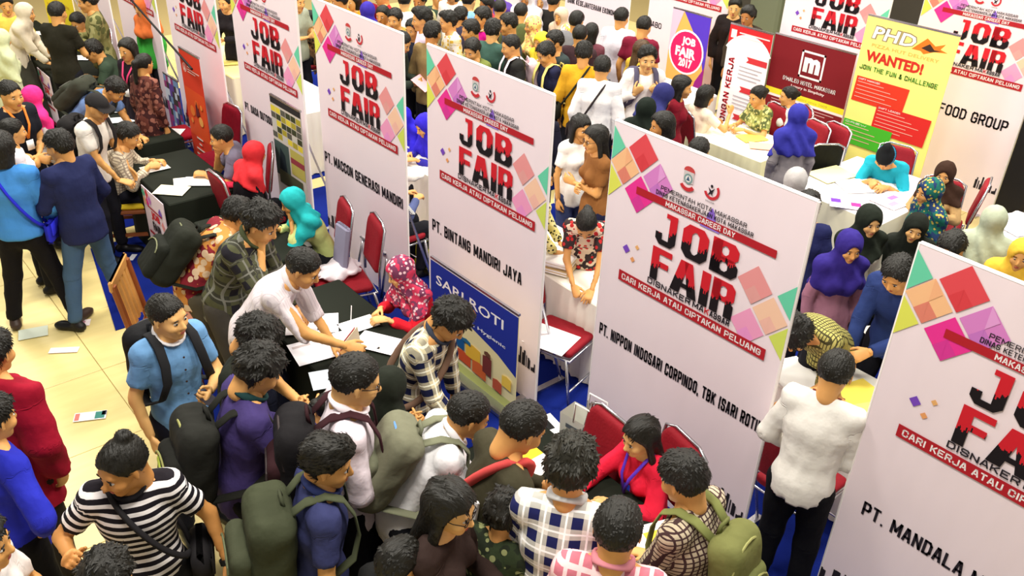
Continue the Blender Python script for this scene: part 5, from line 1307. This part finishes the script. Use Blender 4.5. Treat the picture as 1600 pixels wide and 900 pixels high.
P_(892, 730, 'curly-haired man in white and navy plaid shirt seen from behind', 75, 1.70, hp=16, lean=8, ra='hold', la='hold', top=(226, 222, 214), pat='plaid', c2=(120, 122, 116), c3=(30, 34, 84), sc=.085, hair='tousle', collar=(200, 198, 196), lod=0, hcol=(30, 28, 20))
P_(965, 828, 'short-haired man in pink check shirt at the bottom, seen from behind', 75, 1.66, hp=14, lean=6, ra='hold', la='hold', top=(196, 110, 124), pat='check', c2=(238, 200, 200), sc=.05, hair='crop', collar=(206, 130, 140), lod=0)
a = P_(1068, 748, 'man in brown patterned shirt and green backpack leaning to the woman in red', 138, 1.68, hp=20, lean=12, ra='table', la='table', top=(190, 176, 150), pat='check', c2=(70, 50, 50), sc=.025, hair='short', lod=0)
backpack(a, 'moss green backpack on the brown patterned shirt', (112, 114, 66), (104, 108, 62), (150, 150, 90), big=.95)
a = P_(1000, 682, 'long-haired woman in red jacket with a violet lanyard facing left', 208, 1.62, sex='f', pose='sit', lean=12, hp=16, ra='tablefar', la='table', top=(222, 34, 62), hair='long', lanyard=(92, 50, 190), lod=0, sk=2)
a = P_(790, 800, 'person in dark green woven top right of the woman with glasses', 60, 1.42, lean=10, hp=14, top=(44, 54, 34), pat='floral', c2=(130, 134, 90), c3=(34, 40, 28), sc=.05, hair='tousle', lod=1)
a = P_(625, 880, 'dark-clad person at the bottom beside the large olive backpack', 40, 1.5, top=(24, 24, 24), hair='short', lod=1, lean=10)
# right, between NIPPON and MANDALA banners
P_(1305, 582, 'man in white long-sleeved shirt, back turned, beside the MANDALA banner', 55, 1.70, hp=18, lean=8, ra='front', la=(.16, -.02, -.42), top=(232, 228, 220), hem=.84, hair='crop', lod=0, bottom=(14, 14, 18), lanyard=(120, 50, 40), fat=.92)
P_(1244, 522, 'man in cream and green check shirt bent double over the table', 222, 1.66, lean=62, hp=62, ra='table', la='table', top=(176, 168, 96), pat='check', c2=(70, 66, 40), sc=.022, hair='tousle', lod=0)
P_(1327, 385, 'girl in indigo headscarf and dusty pink blouse looking at the camera', 275, 1.54, sex='f', hp=12, hijab=(48, 36, 118), top=(150, 104, 122), hem=.6, lod=0, hlen=.24)
P_(1358, 345, 'girl in black headscarf and white blouse behind the indigo headscarf', 278, 1.56, sex='f', hp=8, hijab=(30, 36, 28), top=(226, 224, 206), hem=.7, lod=0, hlen=.14, sk=2)
P_(1430, 356, 'smiling girl in black headscarf and black robe tilting her head', 248, 1.56, sex='f', hp=10, roll=-10, hijab=(26, 30, 24), top=(26, 28, 24), hem=.5, lod=0, hlen=.24, sk=2)
a = P_(1402, 428, 'man in dark blue jacket looking down and pressing on a document', 222, 1.66, lean=22, hp=34, ra='table', la=(.30, -.1, -.34), top=(38, 54, 104), hair='short', lod=0)
P_(1486, 388, 'dark-haired man in dark plaid shirt partly behind the MANDALA banner top', 215, 1.62, lean=20, hp=28, top=(60, 56, 60), pat='plaid', c2=(110, 104, 110), sc=.05, lod=1)
P_(1552, 345, 'woman in pale grey-green long headscarf, back turned at the right', 62, 1.56, sex='f', hijab=(172, 180, 156), top=(176, 180, 156), hem=.5, hlen=.28, lod=0)
P_(1596, 398, 'child-like woman in yellow headscarf at the right edge', 235, 1.5, sex='f', hijab=(226, 180, 60), top=(226, 196, 90), lod=1)
P_(1452, 300, 'woman in teal floral headscarf looking left by the paper table', 190, 1.54, sex='f', lean=10, hijab=(36, 56, 96), hpat='floral', hc2=(190, 170, 80), c3=(30, 100, 90), top=(40, 96, 84), pat='floral', c2=(216, 60, 90), lod=0, hlen=.24)
P_(1476, 272, 'woman in brown headscarf and tan jacket seated, facing the camera', 235, 1.56, sex='f', pose='sit', hp=8, hijab=(56, 36, 26), top=(186, 150, 100), lod=0, hlen=.12, la='table', ra='table')
P_(1384, 246, 'person in black and blue beanie and turquoise shirt writing with head bowed', 235, 1.66, pose='sit', lean=36, hp=48, ra='write', la='table', top=(36, 170, 192), headwear=('beanie', (24, 26, 28), (50, 130, 170)), lod=0)
P_(1243, 284, 'woman in light grey headscarf behind the corner of the NIPPON banner', 60, 1.56, sex='f', hijab=(178, 174, 172), top=(170, 166, 160), hlen=.26, lod=1)
P_(1262, 322, 'dark-haired man in navy behind the NIPPON banner corner', 80, 1.56, top=(36, 40, 84), lod=1)
P_(1246, 182, 'woman in grey robe and violet-blue draped headscarf, back turned', 95, 1.58, sex='f', hijab=(52, 52, 150), top=(128, 122, 124), hem=.2, hlen=.26, lod=0)
P_(1232, 150, 'woman in white shirt and black hair beside the violet-blue headscarf', 180, 1.56, sex='f', pose='sit', hair='bun', top=(236, 232, 226), lod=1, ra='table')
P_(1184, 150, 'seated woman in green batik blouse with hair tied back', 205, 1.58, sex='f', pose='sit', lean=12, hp=18, hair='bun', top=(150, 156, 84), pat='batik', c2=(206, 200, 130), c3=(90, 100, 60), sc=.04, sleeve='short', ra='table', la='table', lod=0)
P_(1103, 150, 'woman with black bob in white blouse and peach skirt raising her hand', 25, 1.58, sex='f', pose='sit', hair='bob', top=(236, 222, 196), sleeve='short', bottom=(232, 190, 160), skirt=True, ra='raise', la='table', lod=0)
P_(1066, 136, 'long-haired woman in dark red cardigan beside the white blouse', 345, 1.58, sex='f', hair='long', top=(122, 20, 36), hem=.6, lod=1)
P_(1010, 172, 'woman in black headscarf and black robe in the crowd centre', 55, 1.58, sex='f', hijab=(22, 30, 24), top=(20, 26, 22), hem=.4, hlen=.26, lod=1)
P_(1036, 150, 'person in navy hooded jacket behind the black headscarf', 25, 1.58, lean=30, hp=30, hijab=(44, 46, 100), top=(40, 42, 98), lod=1, sex='f', hlen=.2)
a = P_(1011, 92, 'man in white shirt and grey straps facing the camera in the crowd', 275, 1.72, hp=6, ra='strap', la='strap', top=(238, 232, 228), hair='quiff', lod=0, sk=2)
backpack(a, 'grey backpack on the man facing the camera in the crowd', (86, 80, 100), (70, 66, 84), (90, 90, 100))
a = P_(941, 106, 'man in white shirt with dark cross-body strap, back turned', 72, 1.70, hp=10, top=(250, 244, 240), hair='crop', lod=0, loose=.01)
crossbag(a, 'dark cross-body strap over the white shirt in the crowd', (52, 44, 44), side=1, low=.42)
a = P_(912, 84, 'man in mustard jacket with a dark strap, back turned', 78, 1.70, hp=12, top=(212, 158, 36), hair='short', lod=0)
crossbag(a, 'black sling bag on the mustard jacket', (34, 36, 28), side=1, low=.35)
a = P_(853, 84, 'man in navy shirt with yellow-strapped backpack looking left', 205, 1.68, hp=24, top=(34, 36, 62), hair='short', lod=0, hold=None) if False else P_(853, 84, 'man in navy shirt with yellow-strapped backpack looking left', 205, 1.68, hp=24, top=(34, 36, 62), hair='short', lod=0)
backpack(a, 'black backpack with yellow straps on the navy shirt man', (30, 30, 36), (206, 190, 110), (206, 190, 110))
a = P_(971, 28, 'man in white long shirt with grey backpack strap at the back banners', 60, 1.70, hp=10, top=(232, 230, 240), hair='crop', lod=1, hem=.8)
P_(1006, 42, 'man in maroon shirt looking at the back banners', 62, 1.68, hp=16, top=(118, 24, 48), sleeve='short', hair='crop', lod=1)
P_(1003, 78, 'woman with long brown hair and mustard top behind the man facing the camera', 30, 1.56, sex='f', hair='long', hcol=(70, 50, 30), top=(206, 170, 60), lod=1)
P_(901, 34, 'black-haired man in grey shirt near the back banner', 60, 1.66, top=(120, 120, 124), lod=2)
P_(906, 56, 'black-haired man in dark shirt just behind the mustard jacket', 75, 1.68, top=(60, 40, 44), lod=2, hair='crop')
P_(924, 52, 'black-haired woman with dark hair behind the mustard jacket', 70, 1.6, sex='f', hair='bob', top=(110, 60, 70), lod=2)
P_(832, 40, 'woman in yellow and pink floral headscarf in the crowd', 200, 1.58, sex='f', hijab=(236, 200, 110), hpat='floral', hc2=(222, 110, 110), c3=(240, 226, 140), top=(230, 206, 80), lod=1)
P_(846, 66, 'woman in plain yellow headscarf beside the navy shirt man', 220, 1.56, sex='f', hijab=(240, 210, 60), top=(236, 206, 70), lod=1, hlen=.3)
P_(866, 66, 'black-haired man behind the navy shirt man', 210, 1.66, top=(50, 60, 60), lod=1)
P_(876, 26, 'woman in beige striped headscarf near the back row', 230, 1.56, sex='f', hijab=(206, 184, 160), top=(210, 190, 170), lod=2)
P_(884, 52, 'woman in white and coral headscarf with green floral dress', 240, 1.56, sex='f', hijab=(240, 226, 206), hpat='floral', hc2=(226, 120, 100), top=(226, 222, 150), pat='floral', c2=(120, 196, 120), c3=(236, 220, 90), hem=.3, lod=1, hlen=.2)
P_(798, 72, 'man in black jacket with a pale pink bag looking left', 195, 1.68, top=(40, 40, 38), hair='crop', lod=1, hp=14)
backpack(PEOPLE[-1], 'pale pink backpack on the black jacket man', (236, 206, 212), (236, 206, 212), (220, 190, 196), big=.8)
P_(794, 38, 'man in pale collar looking left above the black jacket', 195, 1.68, top=(70, 80, 96), hair='short', lod=1)
P_(754, 28, 'man in magenta batik shirt with gold motifs', 200, 1.70, top=(190, 14, 130), pat='batik', c2=(214, 150, 40), c3=(190, 14, 130), sc=.12, collar=(220, 210, 170), lod=1, hp=12)
P_(738, 78, 'man in olive shirt bowing behind the BINTANG banner', 235, 1.60, hp=22, top=(110, 120, 60), lod=1)
P_(735, 48, 'man in cream top behind the BINTANG banner', 195, 1.64, top=(222, 206, 130), lod=1, hp=10)
P_(700, 34, 'tall man in cream patterned shirt looking left', 200, 1.74, top=(230, 222, 180), pat='floral', c2=(214, 176, 60), c3=(236, 230, 220), lod=1, hair='quiff')
P_(659, 30, 'tall man in pale lilac striped shirt looking left', 195, 1.74, top=(236, 222, 244), pat='pin', c2=(214, 196, 226), sc=.03, lod=1, hair='quiff')
P_(720, 26, 'man in dark violet jacket behind the cream patterned shirt', 60, 1.70, top=(58, 54, 74), lod=1)
P_(617, 30, 'man in khaki top behind the dark green jacket', 250, 1.62, top=(176, 150, 70), lod=1)
P_(604, 60, 'boy with lowered face at the edge of the MACCON banner', 320, 1.48, top=(50, 60, 56), lod=1)
a = P_(628, 66, 'man in dark green jacket holding a pink sheet beside the MACCON banner', 340, 1.62, lean=16, hp=30, ra='hold', la='hold', top=(46, 54, 44), lod=1, hair='crop')
p_ = L2W(a, (a['hands'][-1] + a['hands'][1]) / 2 + np.array([.03, 0, .02])); sheet('pink_sheet', p_, (.21, .29), a['wy'], 'pink sheet held by the dark green jacket man', (236, 170, 176), 'paper', Matrix.Rotation(.6, 4, 'Y'))
P_(628, 184, 'woman in royal blue headscarf writing beside another in the gap right of MACCON', 215, 1.56, sex='f', pose='sit', lean=30, hp=34, ra='write', la='table', hijab=(44, 34, 186), top=(44, 38, 160), lod=0, hlen=.2)
P_(664, 196, 'second woman in royal blue headscarf at the edge of the BINTANG banner', 215, 1.56, sex='f', pose='sit', lean=20, hp=24, ra='write', la='table', hijab=(50, 38, 190), top=(50, 44, 150), lod=0, hlen=.2)
P_(612, 262, 'woman in black and white zebra headscarf and denim shirt', 40, 1.58, sex='f', pose='sit', lean=10, hp=18, ra='table', la='table', chair_='stool', hijab=(20, 20, 22), hpat='zebra', hc2=(240, 240, 240), top=(86, 96, 140), lod=0, hlen=.2)
P_(575, 18, 'person in violet-blue headscarf behind the MACCON banner', 70, 1.58, sex='f', hijab=(56, 44, 150), top=(60, 50, 60), lod=1)
# top rows
k = 0
for px, py, yw, c, lab, hs_, hj in (
        (510, -8, 240, (60, 150, 180), 'person in teal top at the very top beside the MACCON banner', 'short', None), (530, 2, 200, (226, 190, 60), 'person in yellow shirt at the top behind the MACCON banner', 'short', None),
        (552, 2, 230, (220, 160, 40), 'person in orange-yellow top left of the maroon one', 'bob', None), (566, -8, 250, (126, 20, 40), 'person in maroon at the very top above the violet-blue headscarf', 'short', None),
        (597, -6, 200, (200, 36, 44), 'person in red shirt at the top beside the black-haired youth', 'short', None), (598, 24, 250, (40, 50, 46), 'black-haired person above the dark green jacket', 'crop', None),
        (632, 2, 90, (238, 232, 226), 'black-haired youth in white shirt at the top edge', 'crop', None), (655, 2, 250, (200, 190, 140), 'person in cream shirt at the top behind the lilac shirt', 'tousle', None),
        (684, -2, 300, (60, 80, 66), 'person in green at the top between two tall men', 'short', None), (706, -12, 250, (236, 226, 220), 'person in white collar at the top edge near the light blue shirt', 'bob', None),
        (733, 2, 60, (130, 180, 226), 'person in light blue shirt at the top edge', 'crop', None), (760, 8, 200, (200, 60, 70), 'person with face turned left above the magenta shirt', 'short', None),
        (781, 14, 80, (60, 50, 60), 'dark-haired person right of the magenta shirt', 'crop', None), (778, -8, 100, (92, 60, 150), 'person in violet top at the very top', 'short', (92, 66, 150)),
        (814, 20, 70, (90, 100, 60), 'dark-haired person left of the floral yellow headscarf', 'crop', None), (822, -2, 250, (238, 236, 240), 'person in white cap sleeves near the top centre', 'bob', (236, 232, 236)),
        (846, 2, 250, (200, 196, 206), 'person in pale grey striped headscarf near the top centre', 'short', (206, 200, 210)), (866, 2, 60, (34, 32, 30), 'person in black at the top beside the BANK banner', 'short', None),
        (1148, 12, 250, (36, 30, 30), 'dark-clad person standing behind the back row near the pillar', 'short', None), (1168, 26, 230, (60, 50, 40), 'dark-haired person just above the red vacancies stand', 'tousle', None),
        (645, 46, 240, (40, 44, 60), 'dark-haired person between the khaki top and lilac shirt', 'short', None), (676, 52, 60, (130, 110, 70), 'person in brown half hidden between lilac and cream shirts', 'short', None),
        (770, 48, 70, (60, 90, 80), 'dark-haired person behind the magenta batik shirt', 'short', None),
        (440, -10, 60, (120, 110, 90), 'person above the gap left of MACCON', 'short', None), (1092, 236, 60, (40, 36, 36), 'dark-haired person whose crown shows above the NIPPON banner', 'crop', None), (1034, 196, 190, (30, 30, 34), 'black-haired person with face turned left above the NIPPON banner', 'bob', None)):
    P_(px, py, lab, yw, 1.62 + .02 * (k % 4), top=c, hair=hs_, hijab=hj, sex='f' if (hj or hs_ == 'bob') else 'm', lod=2 if py < 30 else 1, sk=k); k += 1
# gap between BINTANG and NIPPON banners
P_(846, 275, 'long-haired woman in black and cream floral dress in the gap beside the NIPPON banner', 345, 1.58, sex='f', hair='long', hp=20, top=(208, 196, 120), pat='floral', c2=(40, 38, 30), c3=(226, 216, 150), sc=.03, la='table', ra='table', lod=0, hem=.4)
P_(916, 350, 'person in floral blouse bent low, writing at the white skirted table', 262, 1.58, sex='f', lean=46, hp=50, hair='bun', ra='write', la='table', top=(226, 206, 180), pat='floral', c2=(196, 50, 50), c3=(60, 50, 50), sc=.05, sleeve='short', lod=0)
a = P_(908, 200, 'girl in white tee with long hair and one arm lowered', 300, 1.60, sex='f', hair='long', top=(244, 240, 234), sleeve='short', ra='down', la='strap', lod=0, bottom=(60, 70, 110))
P_(930, 218, 'girl in brown vest with glasses and arms crossed facing left', 200, 1.58, sex='f', hair='long', glasses=True, top=(134, 88, 46), sleeve='short', ra='cross', la='cross', lod=0, bottom=(30, 32, 60))
P_(845, 168, 'person in dark trousers and dark jacket low in the crowd centre', 80, 1.5, top=(26, 26, 40), lod=2)
# crowd filling behind the banners, glimpsed between heads
rnd = random.Random(11)

# a chair under everyone who sits
for i_ in PEOPLE:
    if not i_['sit']: continue
    q = L2W(i_, i_['pel'] + np.array([.12, 0, 0])); lb = i_['label']
    who = ' '.join(lb.split()[:9]).rstrip(',')
    if i_['chair'] == 'wood': wood_chair(q.x, q.y, i_['wy'], 'wooden chair with a yellow cushion under the man in cream check shirt')
    elif i_['chair'] == 'stool': chair(q.x, q.y, i_['wy'], 'red backless stool beneath the ' + who, name='padded_stool', back=False)
    else: chair(q.x, q.y, i_['wy'], 'red padded chair under the ' + who)
for o_ in bpy.data.objects:
    if o_.parent is None and 'category' in o_ and 'group' not in o_:
        g_ = {'backpack': 'backpacks worn by the visitors', 'table': 'cloth-covered booth tables', 'folder': 'folders piled on the white table'}.get(o_['category'])
        if o_['category'] == 'chair' and o_.name.startswith('banquet'): g_ = 'red padded chairs of the booths'
        if o_['category'] == 'banner' and o_.name.startswith('job_fair'): g_ = 'tall white job fair banners'
        if g_: o_['group'] = g_

# ------------------------------------------------------------------ papers and things on the tables
def onpx(px, py, z=.762): p = at(px, py, z); return (p[0], p[1], z)
def yw(d): return YAW0 + math.radians(d)
INKS = [(-.2, .2, .4, .3, (206, 196, 190)), (.25, -.1, .3, .5, (220, 206, 190)), (-.1, -.3, .5, .12, (190, 190, 196))]
for n, (px, py, sz, rz, lab, col, bl) in enumerate((
    (488, 506, (.36, .25), 10, 'grey-printed flyer nearest the striped shirt man on the SARI table', (240, 238, 240), INKS),
    (505, 543, (.42, .27), 30, 'large white sheet at the front of the SARI table', (246, 246, 250), [(-.3, .3, .3, .1, (200, 190, 190))]),
    (590, 535, (.30, .2), -20, 'printed form in front of the woman in the pink floral headscarf', (236, 232, 236), INKS),
    (560, 507, (.26, .16), 35, 'white form the pink floral headscarf woman writes on', (248, 246, 246), None),
    (520, 590, (.28, .2), 20, 'pale blue sheet under the reaching arm', (214, 226, 236), None),
    (298, 283, (.30, .20), 20, 'open white book on the check-shirt man\'s table', (246, 242, 226), [(0, 0, .03, .9, (200, 196, 170))]),
    (268, 297, (.28, .20), -5, 'cream folder at the front of the check-shirt man\'s table', (236, 230, 196), None),
    (313, 283, (.30, .2), 5, 'white sheet before the grey-shirt man', (248, 248, 246), None),
    (242, 262, (.24, .17), 40, 'white sheet under the writing hand of the check-shirt man', (244, 244, 240), None),
    (220, 173, (.36, .16), 4, 'long white sheet on the table by the black-cap youth', (250, 248, 246), None),
    (190, 187, (.26, .17), 20, 'white sheet close to the black-cap youth', (246, 246, 246), None),
    (178, 172, (.15, .14), 0, 'small white sheet near the bent youth', (244, 244, 244), None),
    (218, 208, (.2, .12), 30, 'white sheet at the near corner of the second black table', (246, 244, 242), None),
    (122, 90, (.30, .2), 5, 'white papers in front of the man in the dark green polo', (248, 248, 248), None),
    (113, 135, (.16, .12), 20, 'small white card on the black table beside the green polo man', (246, 246, 246), None),
    (52, 52, (.3, .2), 20, 'white sheets under the cream headscarf woman\'s hands', (246, 246, 240), None),
    (822, 728, (.3, .22), 40, 'white sheet with a yellow edge before the olive brown jacket', (248, 246, 246), [(.3, .3, .4, .4, (240, 206, 40))]),
    (946, 862, (.26, .36), -20, 'white sheet between the plaid man and the pink check man', (248, 246, 246), None),
    (1022, 838, (.24, .18), 20, 'white sheet beneath the red sleeve', (246, 244, 244), [(.0, .0, .4, .4, (240, 206, 60))]),
    (1338, 622, (.4, .3), 25, 'yellow paper at the MANDALA side table', (246, 220, 90), None),
    (1352, 648, (.3, .22), 15, 'second yellow paper next to the MANDALA banner edge', (246, 224, 120), None),
    (1243, 588, (.3, .4), 20, 'white sheet beside the man in the white long-sleeved shirt', (250, 248, 244), None),
    (1378, 520, (.26, .2), 10, 'document with pinkish print under the dark blue jacket man\'s hand', (226, 216, 206), [(0, -.2, .7, .4, (190, 120, 110))]),
    (1300, 272, (.45, .3), 30, 'pale yellow paper stack on the wide table', (250, 238, 170), None),
    (1350, 290, (.5, .32), 10, 'large white sheet in the middle of the wide table', (252, 250, 250), [(.1, .1, .5, .03, (206, 196, 206))]),
    (1395, 312, (.4, .3), 35, 'white and pink sheet at the right of the wide table', (250, 240, 246), [(.1, .1, .3, .2, (190, 120, 206)), (-.2, -.2, .3, .2, (226, 150, 190))]),
    (1322, 318, (.3, .22), -15, 'white flyer with pink and violet marks on the wide table edge', (250, 240, 246), [(-.3, .2, .3, .4, (120, 60, 200)), (.3, 0, .3, .4, (230, 50, 140))]),
    (1175, 215, (.3, .22), 20, 'yellow leaflet on the batik woman\'s table', (244, 220, 90), None),
    (1190, 228, (.26, .2), -10, 'peach leaflet on the batik woman\'s table', (246, 176, 150), None),
    (618, 212, (.3, .2), 10, 'pink-edged form under the writing blue headscarf', (246, 226, 232), None),
    (452, 152, (.3, .22), 10, 'pale papers on the table in the gap left of MACCON', (240, 236, 226), None),
    (358, 98, (.26, .2), 20, 'yellow papers on the table in the gap left of DASA', (240, 222, 120), None),
    (1588, 350, (.4, .4), 20, 'white sheet on the table at the right edge', (250, 246, 250), None))):
    sheet('paper', onpx(px, py, .762 + .0015 * (n % 3)), sz, yw(rz), lab, col, 'paper', blocks=bl)
# booklet stand on the SARI table
p = at(553, 552, .78); root = empty('display_card', (p[0], p[1], .76), yw(75), 'small standing card display on the SARI table', 'display')
m = MB(); m.box((0, 0, .085), (.2, .004, .17), R=Matrix.Rotation(-.15, 3, 'X')); m.build('front_card', plain('card_print', (206, 190, 160), .6), root)
m = MB(); m.box((0, .05, .08), (.2, .004, .17), R=Matrix.Rotation(.25, 3, 'X')); m.build('rear_card', plain('card_back', (180, 60, 60), .6), root)
# pile of folders in the middle gap
p = at(862, 405, .8); rnd = random.Random(4)
for k, (lab, c) in enumerate((('lowest cream folder of the pile beside the NIPPON banner', (226, 206, 150)), ('second folder of the pile, brown edged', (206, 180, 130)), ('third folder of the pile, white', (236, 230, 214)), ('fourth folder of the pile, cream edged', (226, 210, 170)), ('top white sheet folder of the pile beside the NIPPON banner', (250, 248, 244)))):
    m = MB(); m.box((0, 0, 0), (.40, .30, .02), 0, bev=.004); m.box((0, 0, .0), (.385, .303, .012), 1); o = m.build('folder', [plain('folder_card', c, .6), M_PAPER]); o.location = (p[0] + rnd.uniform(-.01, .01), p[1] + rnd.uniform(-.01, .01), .772 + .022 * k); o.rotation_euler = (0, 0, yw(-25) + rnd.uniform(-.08, .08))
    tag(o, lab, 'folder', None)
p = at(915, 395, .85); m = MB(); m.box((0, 0, .1), (.36, .14, .2), bev=.04); m.tube([(-.08, 0, .2), (-.08, 0, .26), (.08, 0, .26), (.08, 0, .2)], .01, 6); o = m.build('black_bag', cloth((26, 26, 24)), None, True); o.location = (p[0], p[1], .755); o.rotation_euler = (0, 0, yw(0)); tag(o, 'black bag on the white skirted table behind the folders', 'bag')
# folded white bundle on the red chair
p = at(528, 425, .52); g = SDF((-.25, -.2, -.02), (.25, .2, .14), .014); g.ell((0, 0, .03), (.2, .15, .055), .02); g.ell((.08, .04, .05), (.1, .08, .05), .03); x, y, z = g.grid(); g.F += wob(x, y, z, 38, .006); V, Q = g.mesh()
o = link('white_bundle', npmesh('white_bundle', V, Q, gc=V), None, [cloth((240, 230, 236))]); o.location = (p[0], p[1], .51); tag(o, 'crumpled white cloth bundle on the seat of the red chair', 'cloth')
p = at(533, 375, .8); m = MB(); m.box((0, 0, 0), (.05, .2, .42), bev=.02); o = m.build('grey_garment', cloth((150, 146, 170))); o.location = (p[0], p[1], .72); o.rotation_euler = (0, .15, 0); tag(o, 'grey garment hanging between the two red chairs', 'cloth')
m = MB(); p = at(540, 398, .62); m.tube([(0, 0, 0), (0, 0, .2), (0, 0, .21), (0, 0, .24)], [.035, .035, .014, .014], 14); o = m.build('water_bottle', plain('blue_bottle', (40, 90, 180), .2)); o.location = (p[0], p[1], .51); tag(o, 'blue bottle standing beside the white bundle on the red chair', 'bottle')
p = at(862, 527, .52); sheet('paper', (p[0], p[1], .503), (.34, .3), yw(-32), 'blank white sheet lying on the red chair seat beside the skirted table', (250, 250, 250))
p = at(288, 225, .5); sheet('paper', (3.2, 9.62, .503), (.3, .24), yw(0), 'white papers on the red chair behind the orange roll-up', (248, 246, 246))
# paper bag beside the woman in red
p = at(930, 668, .55); root = empty('paper_bag', (3.16, 2.86, .505), yw(-42), 'white paper carrier bag with printed front beside the woman in red', 'bag')
m = MB(); w_, d_, h_ = .17, .06, .30
for sx in (-1, 1): m.quad((sx * w_, -d_, 0), (sx * w_, d_, 0), (sx * w_ * 1.02, d_ * 1.2, h_), (sx * w_ * 1.02, -d_ * 1.2, h_))
for sy in (-1, 1): m.quad((-w_, sy * d_, 0), (w_, sy * d_, 0), (w_ * 1.02, sy * d_ * 1.2, h_), (-w_ * 1.02, sy * d_ * 1.2, h_))
m.quad((-w_, -d_, 0), (w_, -d_, 0), (w_, d_, 0), (-w_, d_, 0)); m.build('bag_body', plain('carrier_paper', (232, 232, 222), .6), root)
P = Print(); P.rect(-.13, .05, .13, .2, (200, 212, 190)); P.circ(.0, .11, .04, (150, 176, 150), 14); P.rect(-.12, .22, .12, .25, (90, 100, 110)); o = P.build('printed_front', root, -.078)
for sy in (-1, 1): m = MB(); m.tube([(-.07, sy * .07, h_ - .02), (-.065, sy * .07, h_ + .12), (.065, sy * .07, h_ + .12), (.07, sy * .07, h_ - .02)], .006, 6); m.build('handle', M_PAPER, root, True)
# white plate / bag on the blue-scarf table, yellow bag under it
g = SDF((-.16, -.16, -.02), (.16, .16, .14), .012); g.ell((0, 0, .04), (.12, .12, .055), .02); x, y, z = g.grid(); g.F += wob(x, y, z, 50, .003); V, Q = g.mesh()
p = at(643, 272, .8); o = link('white_pouch', npmesh('white_pouch', V, Q, gc=V), None, [cloth((244, 240, 232))]); o.location = (p[0], p[1], .76); tag(o, 'rounded white pouch before the zebra headscarf woman', 'bag')
m = MB(); p = at(647, 352, .5); m.box((0, 0, .15), (.1, .42, .3), bev=.02); o = m.build('yellow_bag', cloth((236, 226, 40))); o.location = (p[0], p[1], .3); o.location = (4.22, 6.1, .0); tag(o, 'bright yellow bag standing below the zebra headscarf woman', 'bag')
m = MB(); m.tube([(4.0, 6.6, 1.85), (3.95, 6.0, .02)], .008, 8); o = m.build('support_rod', M_BLACK); tag(o, 'thin black support rod crossing the gap right of the MACCON banner', 'rod')
m = MB(); m.tube([onx(205, 0, 3.5), onx(300, 108, 3.30)], .012, 8); o = m.build('support_rod', M_BLACK); tag(o, 'long thin black rod leaning over the left banners', 'rod')
p = at(352, 290, .765); m = MB(); m.box((0, 0, .015), (.2, .1, .03), bev=.01); o = m.build('wallet', cloth((206, 40, 70))); o.location = (p[0], p[1], .757); o.rotation_euler = (0, 0, yw(5)); tag(o, 'red wallet beside the elbow of the grey-shirt man', 'wallet')
m = MB(); p = at(536, 500, .76); m.tube([(0, 0, 0), (.02, .01, .13)], .004, 6); o = m.build('pen', M_WHITE); o.location = at(548, 505, .79); tag(o, 'white pen held over the form by the pink floral headscarf woman', 'pen')
# litter on the floor
for px, py, sz, rz, lab, bl, c in ((115, 506, (.26, .10), 15, 'folded flyer with pink print on the floor by the sandals', [(-.2, 0, .3, .3, (226, 150, 170)), (.2, .1, .3, .3, (200, 140, 160))], (240, 226, 226)),
    (100, 547, (.22, .075), 8, 'torn white paper strip on the cream floor', None, (246, 236, 240)), (141, 650, (.22, .10), 14, 'fallen flyer with green and dark print on the cream floor', [(.3, 0, .3, .8, (60, 130, 120)), (.42, .2, .14, .5, (40, 40, 60)), (-.4, 0, .14, .8, (206, 120, 110))], (244, 236, 232)),
    (52, 520, (.22, .16), 25, 'pale greenish sheet under the trouser leg on the floor', None, (206, 214, 196)), (845, 668, (.3, .22), 30, 'white folded sheet on the blue carpet by the poster', [(0, 0, .6, .5, (30, 30, 30))], (246, 246, 246)),
    (207, 402, (.12, .05), 90, 'tiny white scrap on the blue carpet beside the jeans man', None, (240, 240, 244))):
    p = at(px, py, .008); sheet('flyer', (p[0], p[1], .0095), sz, yw(rz), lab, c, 'paper', blocks=bl)
# tote bag at the glasses woman and blue-white booklet
p = at(742, 850, 1.0); m = MB(); m.box((0, 0, 0), (.12, .26, .30), bev=.03); m.tube([(0, -.08, .14), (0, -.07, .34), (0, .07, .34), (0, .08, .14)], .012, 6); o = m.build('white_tote', cloth((232, 226, 226))); o.location = (p[0], p[1], 1.0); o.rotation_euler = (0, .1, yw(-20)); tag(o, 'white tote bag carried by the woman with glasses', 'bag')
